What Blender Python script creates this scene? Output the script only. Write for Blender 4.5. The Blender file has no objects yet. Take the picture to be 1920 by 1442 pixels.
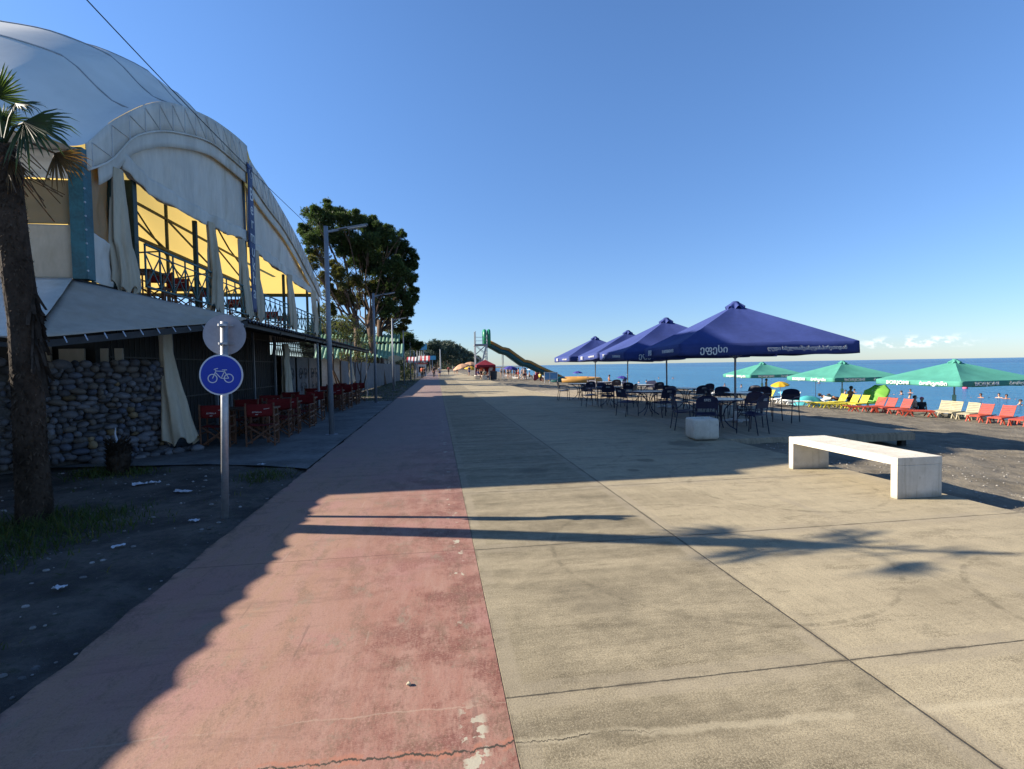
import bpy, bmesh, math, random
from mathutils import Vector, Matrix, noise as mn
PI = math.pi
C = bpy.context.scene.collection
R = random.Random(7)
SUNV = Vector((-1.95, 0.45, 1.0)).normalized()      # towards the sun

# ---------------------------------------------------------------- camera frame
CAM_ROT = Matrix(((0.98911449, 0.0215117, -0.14556705), (-0.14624006, 0.03398537, -0.98866518), (-0.01632072, 0.99919079, 0.03676129)))
def ray(px, py): return CAM_ROT @ Vector(((px-960)/960., (721-py)/960., -1.))
def g(px, py, z=0.):
    r = ray(px, py); t = (z-1.6)/r.z; return Vector((r.x*t, r.y*t, z))
def atY(px, py, Y):
    r = ray(px, py); t = Y/r.y; return Vector((r.x*t, Y, 1.6+r.z*t))
def atX(px, py, X):
    r = ray(px, py); t = X/r.x; return Vector((X, r.y*t, 1.6+r.z*t))

# ---------------------------------------------------------------- node materials
class NT:
    def __init__(s, name):
        s.m = bpy.data.materials.new(name); s.m.use_nodes = True
        s.t = s.m.node_tree; s.t.nodes.clear()
        s.out = s.t.nodes.new('ShaderNodeOutputMaterial')
    def n(s, typ, **k):
        nd = s.t.nodes.new(typ)
        for a, b in k.items(): setattr(nd, a, b)
        return nd
    def put(s, sock, v):
        if v is None: return
        if isinstance(v, bpy.types.NodeSocket): s.t.links.new(v, sock)
        elif isinstance(v, (tuple, list)) and len(v) == 3 and sock.type == 'RGBA': sock.default_value = (*v, 1)
        else: sock.default_value = v
    def obj(s): return s.n('ShaderNodeTexCoord').outputs['Object']
    def sep(s, v):
        nd = s.n('ShaderNodeSeparateXYZ'); s.put(nd.inputs[0], v); return nd.outputs
    def math(s, op, a, b=None, c=None, clamp=False):
        nd = s.n('ShaderNodeMath', operation=op, use_clamp=clamp)
        s.put(nd.inputs[0], a); s.put(nd.inputs[1], b); s.put(nd.inputs[2], c); return nd.outputs[0]
    def map(s, v, scale=(1, 1, 1), rot=(0, 0, 0), loc=(0, 0, 0)):
        nd = s.n('ShaderNodeMapping'); s.put(nd.inputs['Vector'], v)
        nd.inputs['Scale'].default_value = scale; nd.inputs['Rotation'].default_value = rot; nd.inputs['Location'].default_value = loc
        return nd.outputs[0]
    def noise(s, v, scale, detail=4, rough=.6, dist=0.):
        nd = s.n('ShaderNodeTexNoise'); s.put(nd.inputs['Vector'], v)
        nd.inputs['Scale'].default_value = scale; nd.inputs['Detail'].default_value = detail
        nd.inputs['Roughness'].default_value = rough; nd.inputs['Distortion'].default_value = dist
        return nd.outputs[0]
    def voro(s, v, scale, feat='F1'):
        nd = s.n('ShaderNodeTexVoronoi', feature=feat); s.put(nd.inputs['Vector'], v); nd.inputs['Scale'].default_value = scale
        return nd
    def ss(s, v, a, b):                                   # smoothstep a->b mapped to 0..1
        nd = s.n('ShaderNodeMapRange', interpolation_type='SMOOTHSTEP'); s.put(nd.inputs[0], v)
        nd.inputs[1].default_value = a; nd.inputs[2].default_value = b; return nd.outputs[0]
    def lin(s, v, a, b, c, d):
        nd = s.n('ShaderNodeMapRange'); s.put(nd.inputs[0], v)
        for i, q in enumerate((a, b, c, d)): nd.inputs[i+1].default_value = q
        return nd.outputs[0]
    def mix(s, f, a, b, mode='MIX'):
        nd = s.n('ShaderNodeMix', data_type='RGBA', blend_type=mode)
        s.put(nd.inputs[0], f); s.put(nd.inputs[6], a); s.put(nd.inputs[7], b); return nd.outputs[2]
    def attr(s, name):
        return s.n('ShaderNodeAttribute', attribute_name=name).outputs['Color']
    def bump(s, h, strength, dist=.02):
        nd = s.n('ShaderNodeBump'); s.put(nd.inputs['Height'], h)
        nd.inputs['Strength'].default_value = strength; nd.inputs['Distance'].default_value = dist; return nd.outputs[0]
    def bsdf(s, col, rough=.7, metal=0., normal=None, spec=.5, trans=None, tcol=None):
        b = s.n('ShaderNodeBsdfPrincipled')
        s.put(b.inputs['Base Color'], col); s.put(b.inputs['Roughness'], rough); s.put(b.inputs['Metallic'], metal)
        b.inputs['Specular IOR Level'].default_value = spec
        if normal is not None: s.put(b.inputs['Normal'], normal)
        o = b.outputs[0]
        if trans:
            t = s.n('ShaderNodeBsdfTranslucent'); s.put(t.inputs[0], tcol)
            mx = s.n('ShaderNodeMixShader'); mx.inputs[0].default_value = trans
            s.put(mx.inputs[1], o); s.put(mx.inputs[2], t.outputs[0]); o = mx.outputs[0]
        s.t.links.new(o, s.out.inputs[0]); return s.m

def mat(name, col, rough=.7, var=.18, scale=3., metal=0., bump=0., bscale=40., spec=.4, trans=None, tcol=None, attr=False, stain=None, sv=(1, 1, 1)):
    col = tuple(c*.76 for c in col); t = NT(name); o = t.map(t.obj(), scale=sv)
    a = t.noise(o, scale, 5, .65); b = t.noise(o, scale*9, 3, .6)
    f = t.math('ADD', t.math('MULTIPLY', a, .7), t.math('MULTIPLY', b, .3))
    lo = tuple(max(0, c*(1-var*1.6)) for c in col); hi = tuple(min(1, c*(1+var*1.6)) for c in col)
    c = t.mix(t.ss(f, .3, .7), lo, hi)
    if stain: c = t.mix(t.math('MULTIPLY', t.ss(t.noise(o, scale*.6, 6, .7), .52, .72), stain[3] if len(stain) > 3 else .6), c, stain[:3])
    if attr: c = t.mix(1., c, t.attr('var'), 'MULTIPLY')
    nm = t.bump(t.noise(o, bscale, 4, .6), bump) if bump else None
    if tcol is None: tcol = col
    return t.bsdf(c, rough, metal, nm, spec, trans, tcol)

# ---------------------------------------------------------------- mesh builder
class MB:
    def __init__(s): s.v = []; s.f = []; s.c = []; s.cur = (1, 1, 1)
    def add(s, vs, fs):
        n = len(s.v); s.v += [Vector(p) for p in vs]
        for f in fs: s.f.append([i+n for i in f]); s.c.append(s.cur)
    def box(s, c, d, rz=0., M=None):
        x, y, z = d[0]/2, d[1]/2, d[2]/2
        m = M or Matrix.Rotation(rz, 3, 'Z')
        vs = [Vector(c)+m@Vector((a*x, b*y, e*z)) for e in (-1, 1) for a, b in ((-1, -1), (1, -1), (1, 1), (-1, 1))]
        s.add(vs, [(3, 2, 1, 0), (4, 5, 6, 7), (0, 1, 5, 4), (1, 2, 6, 5), (2, 3, 7, 6), (3, 0, 4, 7)])
    def tube(s, pts, r, seg=8, cap=True, flat=None):
        pts = [Vector(p) for p in pts]; n = len(pts)
        rs = r if isinstance(r, (list, tuple)) else [r]*n
        ref = None; vs = []
        for i, p in enumerate(pts):
            d = (pts[min(i+1, n-1)]-pts[max(i-1, 0)]).normalized()
            if ref is None:
                ref = d.orthogonal().normalized()
                if abs(d.z) < .9: ref = d.cross(Vector((0, 0, 1))).normalized()
                elif abs(d.z) >= .9: ref = d.cross(Vector((0, 1, 0))).normalized()
            ref = (ref-d*ref.dot(d)).normalized(); q = d.cross(ref)
            for k in range(seg):
                a = 2*PI*k/seg + PI/seg
                vs.append(p+(ref*math.cos(a)+q*math.sin(a)*(flat or 1))*rs[i])
        fs = [(i*seg+k, i*seg+(k+1) % seg, (i+1)*seg+(k+1) % seg, (i+1)*seg+k) for i in range(n-1) for k in range(seg)]
        if cap: fs += [tuple(reversed(range(seg))), tuple((n-1)*seg+k for k in range(seg))]
        s.add(vs, fs)
    def bar(s, a, b, w, h=None):
        a, b = Vector(a), Vector(b); h = h or w; d = (b-a); L = d.length; d.normalize()
        u = d.cross(Vector((0, 0, 1)))
        if u.length < 1e-3: u = Vector((1, 0, 0))
        u.normalize(); q = u.cross(d)
        s.box((a+b)/2, (w, L, h), M=Matrix((u, d, q)).transposed())
    def disc(s, c, nrm, r, seg=32, th=.004):
        n = Vector(nrm).normalized(); c = Vector(c); s.tube([c-n*th/2, c+n*th/2], r, seg)
    def ring(s, c, nrm, r, w, seg=40, th=.003):
        n = Vector(nrm).normalized(); u = n.cross(Vector((0, 0, 1))).normalized(); q = u.cross(n); c = Vector(c)
        vs = []
        for k in range(seg):
            a = 2*PI*k/seg; e = u*math.cos(a)+q*math.sin(a)
            vs += [c+e*(r-w/2)-n*th/2, c+e*(r+w/2)-n*th/2, c+e*(r+w/2)+n*th/2, c+e*(r-w/2)+n*th/2]
        fs = []
        for k in range(seg):
            i, j = 4*k, 4*((k+1) % seg)
            for a in range(4): b = (a+1) % 4; fs.append((i+a, i+b, j+b, j+a))
        s.add(vs, fs)
    def grid(s, fn, nu, nv, thick=0.):
        vs = [Vector(fn(i/nu, j/nv)) for j in range(nv+1) for i in range(nu+1)]
        fs = [(j*(nu+1)+i, j*(nu+1)+i+1, (j+1)*(nu+1)+i+1, (j+1)*(nu+1)+i) for j in range(nv) for i in range(nu)]
        s.add(vs, fs)
    def poly(s, pts): s.add(pts, [tuple(range(len(pts)))])
    def prism(s, pts, d):
        pts = [Vector(p) for p in pts]; d = Vector(d); n = len(pts)
        s.add(pts+[p+d for p in pts], [tuple(reversed(range(n))), tuple(range(n, 2*n))]+[(i, (i+1) % n, n+(i+1) % n, n+i) for i in range(n)])
    def ball(s, c, r, seg=10, rings=6, sc=(1, 1, 1), M=None, jit=0):
        c = Vector(c); vs = []; m = M or Matrix.Identity(3)
        for j in range(rings+1):
            th = PI*j/rings
            for k in range(seg):
                ph = 2*PI*k/seg; e = Vector((math.sin(th)*math.cos(ph)*sc[0], math.sin(th)*math.sin(ph)*sc[1], math.cos(th)*sc[2]))*r
                if jit: e *= 1+jit*mn.noise((c+e)*3.1/r*.3+Vector((c.x*7, c.y*5, c.z*9)))
                vs.append(c+m@e)
        s.add(vs, [(j*seg+k, (j+1)*seg+k, (j+1)*seg+(k+1) % seg, j*seg+(k+1) % seg) for j in range(rings) for k in range(seg)])
    def build(s, name, m, parent=None, smooth=False, solid=0., bevel=0., local=False):
        off = Vector((0, 0, 0))
        if parent is not None and not local:
            p = parent
            while p is not None: off += p.location; p = p.parent
        me = bpy.data.meshes.new(name)
        me.from_pydata([p-off for p in s.v], [], s.f); me.update()
        if any(c != (1, 1, 1) for c in s.c):
            at = me.color_attributes.new('var', 'FLOAT_COLOR', 'CORNER')
            buf = []
            for pl, c in zip(me.polygons, s.c): buf += [*c, 1.]*len(pl.vertices)
            at.data.foreach_set('color', buf)
        if smooth: me.polygons.foreach_set('use_smooth', [True]*len(me.polygons))
        me.materials.append(m)
        o = bpy.data.objects.new(name, me); C.objects.link(o)
        if parent is not None: o.parent = parent
        if solid:
            md = o.modifiers.new('solid', 'SOLIDIFY'); md.thickness = solid; md.offset = 0
        if bevel:
            md = o.modifiers.new('bevel', 'BEVEL'); md.width = bevel; md.segments = 2; md.limit_method = 'ANGLE'
        return o

def tag(o, label=None, cat=None, group=None, kind=None):
    for k, v in (('label', label), ('category', cat), ('group', group), ('kind', kind)):
        if v: o[k] = v
    return o
def thing(name, label, cat, loc=(0, 0, 0), rz=0., group=None):
    o = bpy.data.objects.new(name, None); C.objects.link(o); o.empty_display_size = .2
    o.location = loc; o.rotation_euler = (0, 0, rz); return tag(o, label, cat, group)
def kids(o): return [c for c in o.children]
def dup(o, loc, rz=0., label=None, group=None, sc=None):
    r = o.copy(); C.objects.link(r); r.location = loc; r.rotation_euler = (0, 0, rz)
    if label: r['label'] = label
    if group: r['group'] = group
    if sc: r.scale = sc if isinstance(sc, tuple) else (sc,)*3
    for ch in o.children:
        c = ch.copy(); C.objects.link(c); c.parent = r
        for gc in ch.children:
            d = gc.copy(); C.objects.link(d); d.parent = c
    return r
def recolor(root, swap):
    for ch in root.children_recursive:
        if ch.type == 'MESH' and ch.data.materials[0].name in swap:
            for sl in ch.material_slots:
                sl.link = 'OBJECT'; sl.material = swap[ch.data.materials[0].name]
def text(body, size, m, parent, M, name='lettering', ext=.002, align='CENTER', width=None, spacing=1., bold=0.):
    cu = bpy.data.curves.new('t', 'FONT'); cu.body = body; cu.size = size; cu.extrude = ext; cu.align_x = align; cu.align_y = 'CENTER'
    cu.space_character = spacing; cu.resolution_u = 3; cu.offset = bold
    to = bpy.data.objects.new('t', cu); C.objects.link(to)
    bpy.context.view_layer.update()
    me = bpy.data.meshes.new_from_object(to.evaluated_get(bpy.context.evaluated_depsgraph_get()))
    bpy.data.objects.remove(to); me.name = name
    if width:
        xs = [v.co.x for v in me.vertices]; w = max(xs)-min(xs)
        for v in me.vertices: v.co.x *= width/w
    me.transform(M); me.materials.clear(); me.materials.append(m)
    o = bpy.data.objects.new(name, me); C.objects.link(o); o.parent = parent; return o
def frame(o, x, y):      # matrix whose local X, Y axes are x, y and origin o
    x = Vector(x).normalized(); y = Vector(y).normalized(); z = x.cross(y)
    return Matrix(((x.x, y.x, z.x, o[0]), (x.y, y.y, z.y, o[1]), (x.z, y.z, z.z, o[2]), (0, 0, 0, 1)))
EXPOSURE = 1.5; SKY = 0.062; SKYTINT = (.84, 1.04, 1.27); SKYTINT0 = (.64, .75, .97); CLOUDCOL = (10, 9.4, 9.6); SUN = 5.0
# ================================================================= camera, sky, sun
cam = bpy.data.cameras.new('camera'); co = bpy.data.objects.new('camera', cam); C.objects.link(co)
cam.sensor_fit = 'HORIZONTAL'; cam.sensor_width = 36; cam.lens = 18.; cam.clip_end = 60000; cam.clip_start = .05
co.matrix_world = Matrix.Translation((0, 0, 1.6)) @ CAM_ROT.to_4x4()
S = bpy.context.scene; S.camera = co
S.view_settings.view_transform = 'Standard'; S.view_settings.look = 'None'; S.view_settings.gamma = 1
S.view_settings.exposure = EXPOSURE
S.cycles.max_bounces = 8; S.cycles.transparent_max_bounces = 8; S.cycles.use_denoising = True
W = bpy.data.worlds.new('World'); S.world = W; W.use_nodes = True
wt = W.node_tree; wt.nodes.clear()
wo = wt.nodes.new('ShaderNodeOutputWorld'); bg = wt.nodes.new('ShaderNodeBackground'); sky = wt.nodes.new('ShaderNodeTexSky')
sky.sky_type = 'NISHITA'; sky.sun_disc = False; sky.sun_elevation = math.asin(SUNV.z); sky.sun_rotation = math.atan2(SUNV.x, SUNV.y)
sky.air_density = 1.0; sky.dust_density = .15; sky.ozone_density = 3.5; sky.altitude = 0
bg.inputs[1].default_value = SKY
def wn(t, **k):
    n = wt.nodes.new(t)
    for a, b in k.items(): setattr(n, a, b)
    return n
def wm(op, a, b=None, c=None):
    n = wn('ShaderNodeMath', operation=op)
    for i, q in enumerate((a, b, c)):
        if q is None: continue
        if isinstance(q, bpy.types.NodeSocket): wt.links.new(q, n.inputs[i])
        else: n.inputs[i].default_value = q
    return n.outputs[0]
def wss(v, a, b):
    n = wn('ShaderNodeMapRange', interpolation_type='SMOOTHSTEP'); wt.links.new(v, n.inputs[0]); n.inputs[1].default_value = a; n.inputs[2].default_value = b
    return n.outputs[0]
# small cumulus low over the sea, placed by compass bearing in the sky itself
tc = wn('ShaderNodeTexCoord'); sp = wn('ShaderNodeSeparateXYZ'); wt.links.new(tc.outputs['Generated'], sp.inputs[0])
az = wm('ARCTAN2', sp.outputs[0], sp.outputs[1]); el = sp.outputs[2]
cb = wn('ShaderNodeCombineXYZ'); wt.links.new(wm('MULTIPLY', az, 55.), cb.inputs[0]); wt.links.new(wm('MULTIPLY', el, 85.), cb.inputs[1])
nz = wn('ShaderNodeTexNoise'); wt.links.new(cb.outputs[0], nz.inputs['Vector']); nz.inputs['Scale'].default_value = 1.; nz.inputs['Detail'].default_value = 6; nz.inputs['Roughness'].default_value = .55
azc = math.atan2(ray(1715, 640).x, ray(1715, 640).y)
m1 = wm('MULTIPLY', wss(el, .016, .022), wm('SUBTRACT', 1., wss(el, .024, .040)))
m2 = wm('SUBTRACT', 1., wss(wm('ABSOLUTE', wm('SUBTRACT', az, azc)), .035, .085))
cl = wm('MULTIPLY', wm('MULTIPLY', m1, m2), wss(nz.outputs[0], .46, .64))
cl = wm('MULTIPLY', cl, .6)
mx = wn('ShaderNodeMix', data_type='RGBA'); wt.links.new(cl, mx.inputs[0]); 
tint = wn('ShaderNodeMix', data_type='RGBA', blend_type='MULTIPLY'); tint.inputs[0].default_value = 1.
wt.links.new(sky.outputs[0], tint.inputs[6]); gr = wn('ShaderNodeMix', data_type='RGBA'); wt.links.new(wss(el, -.02, .55), gr.inputs[0]); gr.inputs[6].default_value = (*SKYTINT0, 1); gr.inputs[7].default_value = (*SKYTINT, 1)
wt.links.new(gr.outputs[2], tint.inputs[7])
wt.links.new(tint.outputs[2], mx.inputs[6]); mx.inputs[7].default_value = (*CLOUDCOL, 1)
wt.links.new(mx.outputs[2], bg.inputs[0]); wt.links.new(bg.outputs[0], wo.inputs[0])
sl = bpy.data.lights.new('sun', 'SUN'); sl.energy = SUN; sl.angle = math.radians(.53); sl.color = (1., .90, .75)
so = bpy.data.objects.new('sun', sl); C.objects.link(so); so.rotation_euler = SUNV.to_track_quat('Z', 'Y').to_euler(); so.location = SUNV*40

# ================================================================= materials
def concrete_mat():
    t = NT('concrete_paving'); o = t.obj(); x, y, z = t.sep(o)
    big = t.noise(o, .55, 6, .68); swp = t.noise(t.map(o, (.35, 3.2, 1), (0, 0, .06)), 1.25, 6, .66); broom = t.noise(t.map(o, (3, 26, 1), (0, 0, .05)), 3., 4, .7)
    diag = t.noise(t.map(o, (16, 2.4, 1), (0, 0, .62)), 1.6, 5, .72)
    fine = t.noise(o, 95, 2, .85); grit = t.noise(o, 210, 1, .8); med = t.noise(o, 5.5, 8, .78)
    right = t.ss(x, 2.15, 2.16)
    slab = t.noise(t.map(t.map(o, (1, 1, 0)), (0, .25, 0), (0, 0, 0), (3, 0, 0)), 1.9, 1)
    f1 = t.math('ADD', t.math('ADD', t.math('MULTIPLY', swp, .42), t.math('MULTIPLY', med, .40)), t.math('MULTIPLY', broom, .18))
    c1 = t.mix(t.ss(f1, .36, .64), (.120, .102, .069), (.305, .262, .183))
    f2 = t.math('ADD', t.math('ADD', t.math('MULTIPLY', diag, .30), t.math('MULTIPLY', med, .38)), t.math('MULTIPLY', swp, .32))
    c2 = t.mix(t.ss(f2, .30, .62), (.205, .175, .121), (.368, .316, .219))
    c = t.mix(right, c1, c2)
    c = t.mix(t.math('MULTIPLY', t.ss(fine, .48, .66), .50), c, (.105, .088, .06))
    c = t.mix(t.math('MULTIPLY', t.ss(fine, .52, .34), .28), c, (.44, .385, .28))
    c = t.mix(t.math('MULTIPLY', t.ss(grit, .60, .70), .5), c, (.42, .37, .28)); c = t.mix(t.math('MULTIPLY', t.ss(grit, .40, .30), .5), c, (.09, .075, .05))
    c = t.mix(t.math('MULTIPLY', t.ss(big, .47, .66), .38), c, (.13, .108, .072))
    pat = t.math('MULTIPLY', t.ss(t.noise(t.map(o, (.8, 2.4, 1), (0, 0, .1)), 1.3, 8, .76), .53, .62), t.ss(fine, .36, .56))
    c = t.mix(t.math('MULTIPLY', pat, .55), c, (.085, .07, .045))
    for (px_, py_, r_, k_) in ((4.9, 9.5, .55, .6), (1.4, 7.6, .3, .4), (3.4, 8.0, .18, .5), (2.9, 7.3, .12, .5), (1.05, 3.3, .35, .25)):       # old spills
        dd = t.math('ADD', t.math('SQRT', t.math('ADD', t.math('POWER', t.math('SUBTRACT', x, px_), 2.), t.math('POWER', t.math('SUBTRACT', y, py_), 2.))), t.math('MULTIPLY', t.math('SUBTRACT', t.noise(o, 4, 5, .7), .5), r_*1.4))
        c = t.mix(t.math('MULTIPLY', t.math('SUBTRACT', 1., t.ss(dd, r_*.4, r_)), k_), c, (.06, .052, .04))
    wob = t.math('MULTIPLY', t.math('SUBTRACT', t.noise(o, 5, 6, .7), .5), .016)
    dy = t.math('ABSOLUTE', t.math('SUBTRACT', t.math('FRACT', t.math('ADD', t.math('DIVIDE', t.math('SUBTRACT', t.math('ADD', y, wob), 2.39), 2.02), .5)), .5))
    dy = t.math('MULTIPLY', dy, 2.02)
    xw = t.math('ADD', x, wob)
    d1 = t.math('ABSOLUTE', t.math('SUBTRACT', xw, .293)); d2 = t.math('ABSOLUTE', t.math('SUBTRACT', xw, 2.15)); d3 = t.math('ABSOLUTE', t.math('SUBTRACT', xw, 3.95))
    dx = t.math('MINIMUM', d1, d2)
    d = t.math('MINIMUM', dx, dy)
    edge = t.math('ADD', t.math('MINIMUM', d, t.math('ADD', d3, .05)), t.math('MULTIPLY', t.math('SUBTRACT', t.noise(o, 6, 6, .75), .5), .09))
    band = t.math('MULTIPLY', t.math('SUBTRACT', 1., t.ss(edge, .085, .125)), t.ss(t.noise(o, 1.1, 5, .7), .36, .56))
    bc = t.mix(t.noise(o, 3.1, 7, .75), (.17, .148, .115), (.36, .31, .225)); bc = t.mix(t.math('MULTIPLY', t.ss(fine, .5, .66), .3), bc, (.12, .10, .075))
    c = t.mix(t.math('MULTIPLY', band, .58), c, bc)
    for cx, cy, r, w, k in ((4.55, 2.45, 1.05, .035, .45), (4.75, 2.45, .8, .03, .5), (2.3, 4.1, 1.35, .03, .4), (4.3, 5.9, 1.1, .04, .35), (4.6, 6.2, 1.5, .03, .3), (1.2, 9.5, 2.2, .04, .3)):
        dd = t.math('SQRT', t.math('ADD', t.math('POWER', t.math('SUBTRACT', x, cx), 2.), t.math('POWER', t.math('SUBTRACT', y, cy), 2.)))
        a = t.math('SUBTRACT', 1., t.ss(t.math('ABSOLUTE', t.math('SUBTRACT', dd, r)), w*.3, w))
        c = t.mix(t.math('MULTIPLY', t.math('MULTIPLY', a, k), t.ss(t.noise(o, 6, 4, .8), .42, .6)), c, (.08, .068, .045))
    cn = t.math('SUBTRACT', t.noise(t.map(o, (1, .05, 1)), 2.2, 9, .74), .5)
    crk = t.math('ABSOLUTE', t.math('SUBTRACT', t.math('SUBTRACT', y, 2.12), t.math('ADD', t.math('MULTIPLY', cn, .22), t.math('MULTIPLY', x, -.06))))
    br = t.ss(t.noise(o, 2.4, 4), .40, .50)
    c = t.mix(t.math('MULTIPLY', t.math('SUBTRACT', 1., t.ss(crk, .008, .035)), t.math('MULTIPLY', br, .4)), c, (.42, .37, .27))
    c = t.mix(t.math('MULTIPLY', t.math('SUBTRACT', 1., t.ss(t.math('ADD', crk, t.math('MULTIPLY', t.math('SUBTRACT', t.noise(o, 30, 3), .5), .008)), .001, .006)), t.math('MULTIPLY', br, t.math('SUBTRACT', 1., t.ss(x, .75, 1.0)))), c, (.035, .03, .022))
    jr = t.math('MULTIPLY', t.math('SUBTRACT', t.noise(o, 22, 6, .7), .5), .010)
    joint = t.math('SUBTRACT', 1., t.ss(t.math('ADD', t.math('MINIMUM', dx, t.math('ADD', dy, .001)), jr), .003, .008))
    c = t.mix(t.math('MULTIPLY', joint, .85), c, (.03, .026, .02))
    grime = t.math('SUBTRACT', 1., t.ss(t.math('ADD', d, t.math('MULTIPLY', jr, 3.)), .006, .03)); c = t.mix(t.math('MULTIPLY', grime, t.math('MULTIPLY', t.ss(t.noise(o, 2.7, 4), .45, .6), .5)), c, (.075, .062, .045))
    h = t.math('ADD', t.math('ADD', t.math('MULTIPLY', fine, .6), t.math('MULTIPLY', broom, .7)), t.math('MULTIPLY', grit, .3)); h = t.math('SUBTRACT', h, t.math('MULTIPLY', joint, 2.))
    c = t.mix(1., c, (.95, .93, .87), 'MULTIPLY')
    return t.bsdf(c, .85, 0, t.bump(h, .5, .006), .25)
def red_mat():
    t = NT('red_lane_paint'); o = t.obj(); x, y, z = t.sep(o)
    med = t.noise(o, 2.2, 12, .80); fine = t.noise(o, 70, 2, .8); lane = t.noise(t.map(o, (5, .8, 1)), 1.6, 6, .7)
    base = t.mix(t.ss(x, -1.3, -.2), (.52, .31, .215), (.48, .235, .18))
    c = t.mix(t.ss(lane, .38, .64), base, (.54, .31, .245))
    c = t.mix(t.math('MULTIPLY', t.ss(t.noise(o, .9, 4), .5, .62), .5), c, (.55, .27, .25))
    dark = t.math('MULTIPLY', t.ss(med, .46, .57), t.ss(t.math('ADD', x, t.math('MULTIPLY', t.noise(o, 1.3, 5), 2.2)), -.1, 1.2))
    dark = t.math('MULTIPLY', dark, t.ss(fine, .28, .56)); c = t.mix(t.math('MULTIPLY', dark, .85), c, (.25, .085, .065))
    br = t.math('MULTIPLY', t.ss(t.noise(t.map(o, (2.2, 1, 1), (0, 0, .5), (3, 1, 0)), 1.7, 11, .80), .50, .61), t.ss(fine, .30, .55))
    c = t.mix(t.math('MULTIPLY', br, .6), c, (.25, .16, .105))
    gr = t.ss(t.noise(t.map(o, (2, 1, 1), (0, 0, -.2), (8, 4, 0)), 2.1, 11, .82), .55, .64)
    c = t.mix(t.math('MULTIPLY', gr, .6), c, (.36, .31, .23))
    c = t.mix(t.math('MULTIPLY', t.ss(fine, .52, .68), .28), c, (.20, .10, .075))
    c = t.mix(t.math('MULTIPLY', t.ss(t.noise(o, 170, 1, .8), .58, .70), .4), c, (.62, .44, .34)); c = t.mix(t.math('MULTIPLY', t.ss(t.noise(o, 140, 2, .8), .40, .30), .45), c, (.17, .08, .06))
    c = t.mix(t.math('MULTIPLY', t.ss(t.noise(t.map(o, (.6, 3., 1), (0, 0, .15), (2, 9, 0)), 1.6, 9, .78), .50, .66), .42), c, (.26, .15, .115))
    scr = t.ss(t.noise(t.map(o, (14, .5, 1), (0, 0, -.55)), 1.5, 4, .6), .66, .70)
    c = t.mix(t.math('MULTIPLY', scr, .35), c, (.60, .45, .36))
    c = t.mix(t.math('MULTIPLY', t.ss(t.noise(t.map(o, (12, .6, 1), (0, 0, -.35), (5, 2, 0)), 1.2, 4, .6), .66, .71), .4), c, (.19, .11, .09))
    dj = t.math('ABSOLUTE', t.math('SUBTRACT', t.math('FRACT', t.math('ADD', t.math('DIVIDE', t.math('SUBTRACT', y, 4.43), 2.02), .5)), .5))
    jn = t.math('SUBTRACT', 1., t.ss(t.math('MULTIPLY', dj, 2.02), .003, .008)); jn = t.math('MULTIPLY', jn, t.ss(y, 3.5, 3.6))
    c = t.mix(t.math('MULTIPLY', jn, .7), c, (.16, .07, .06))
    # faded white edge line: flakes of paint left near the joint
    strip = t.math('SUBTRACT', 1., t.ss(t.math('ABSOLUTE', t.math('SUBTRACT', x, .13)), .035, .075))
    fl = t.ss(t.noise(t.map(o, (1, .55, 1)), 11, 3, .55), .59, .61); fl = t.math('MULTIPLY', fl, t.ss(t.noise(o, 1.6, 2), .46, .56))
    near = t.math('MULTIPLY', t.math('SUBTRACT', 1., t.ss(y, 2.2, 2.45)), t.ss(t.noise(o, 14, 3, .5), .52, .54))
    c = t.mix(t.math('MULTIPLY', strip, t.math('MAXIMUM', fl, near)), c, (.66, .60, .47))
    # pale line and the wandering dark crack near the camera
    n1 = t.math('MULTIPLY', t.math('SUBTRACT', t.noise(t.map(o, (1, .02, 1)), 2.0, 6, .65), .5), .14)
    d1 = t.math('ABSOLUTE', t.math('SUBTRACT', t.math('SUBTRACT', y, 2.37), n1))
    c = t.mix(t.math('MULTIPLY', t.math('SUBTRACT', 1., t.ss(t.math('ADD', d1, t.math('MULTIPLY', t.math('SUBTRACT', t.noise(o, 25, 4), .5), .012)), .001, .009)), t.math('MULTIPLY', t.ss(t.noise(o, 4, 4), .36, .56), .6)), c, (.60, .42, .32))
    n2 = t.math('MULTIPLY', t.math('SUBTRACT', t.noise(t.map(o, (1, .02, 1), (0, 0, 0), (4, 0, 0)), 2.6, 8, .72), .5), .2)
    d2 = t.math('ABSOLUTE', t.math('SUBTRACT', t.math('SUBTRACT', y, 2.10), n2))
    c = t.mix(t.math('MULTIPLY', t.math('SUBTRACT', 1., t.ss(d2, .02, .04)), t.math('MULTIPLY', t.ss(t.noise(o, 9, 4), .48, .54), .8)), c, (.56, .24, .16))
    c = t.mix(t.math('SUBTRACT', 1., t.ss(t.math('ADD', d2, t.math('MULTIPLY', t.math('SUBTRACT', t.noise(o, 24, 6, .75), .5), .03)), .002, .009)), c, (.075, .06, .045))
    c = t.mix(t.math('MULTIPLY', t.ss(t.math('ADD', y, t.math('MULTIPLY', t.noise(o, .6, 5), 3.)), 7., 15.), .6), c, t.mix(t.noise(t.map(o, (1, .4, 1)), 2.5, 6, .7), (.25, .20, .205), (.44, .37, .36)))  # far lane greyer: worn paint plus the cool look of shade, painted in
    # black soil trodden over the left edge
    e = t.ss(t.math('ADD', x, t.math('MULTIPLY', t.noise(t.map(o, (1, 2.5, 1)), 2.2, 8, .75), .42)), -1.92, -1.80)
    c = t.mix(t.math('SUBTRACT', 1., e), c, (.07, .06, .055))
    c = t.mix(1., c, (.50, .50, .48), 'MULTIPLY')
    return t.bsdf(c, .75, 0, t.bump(t.math('ADD', fine, med), .22, .006), .3)
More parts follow.
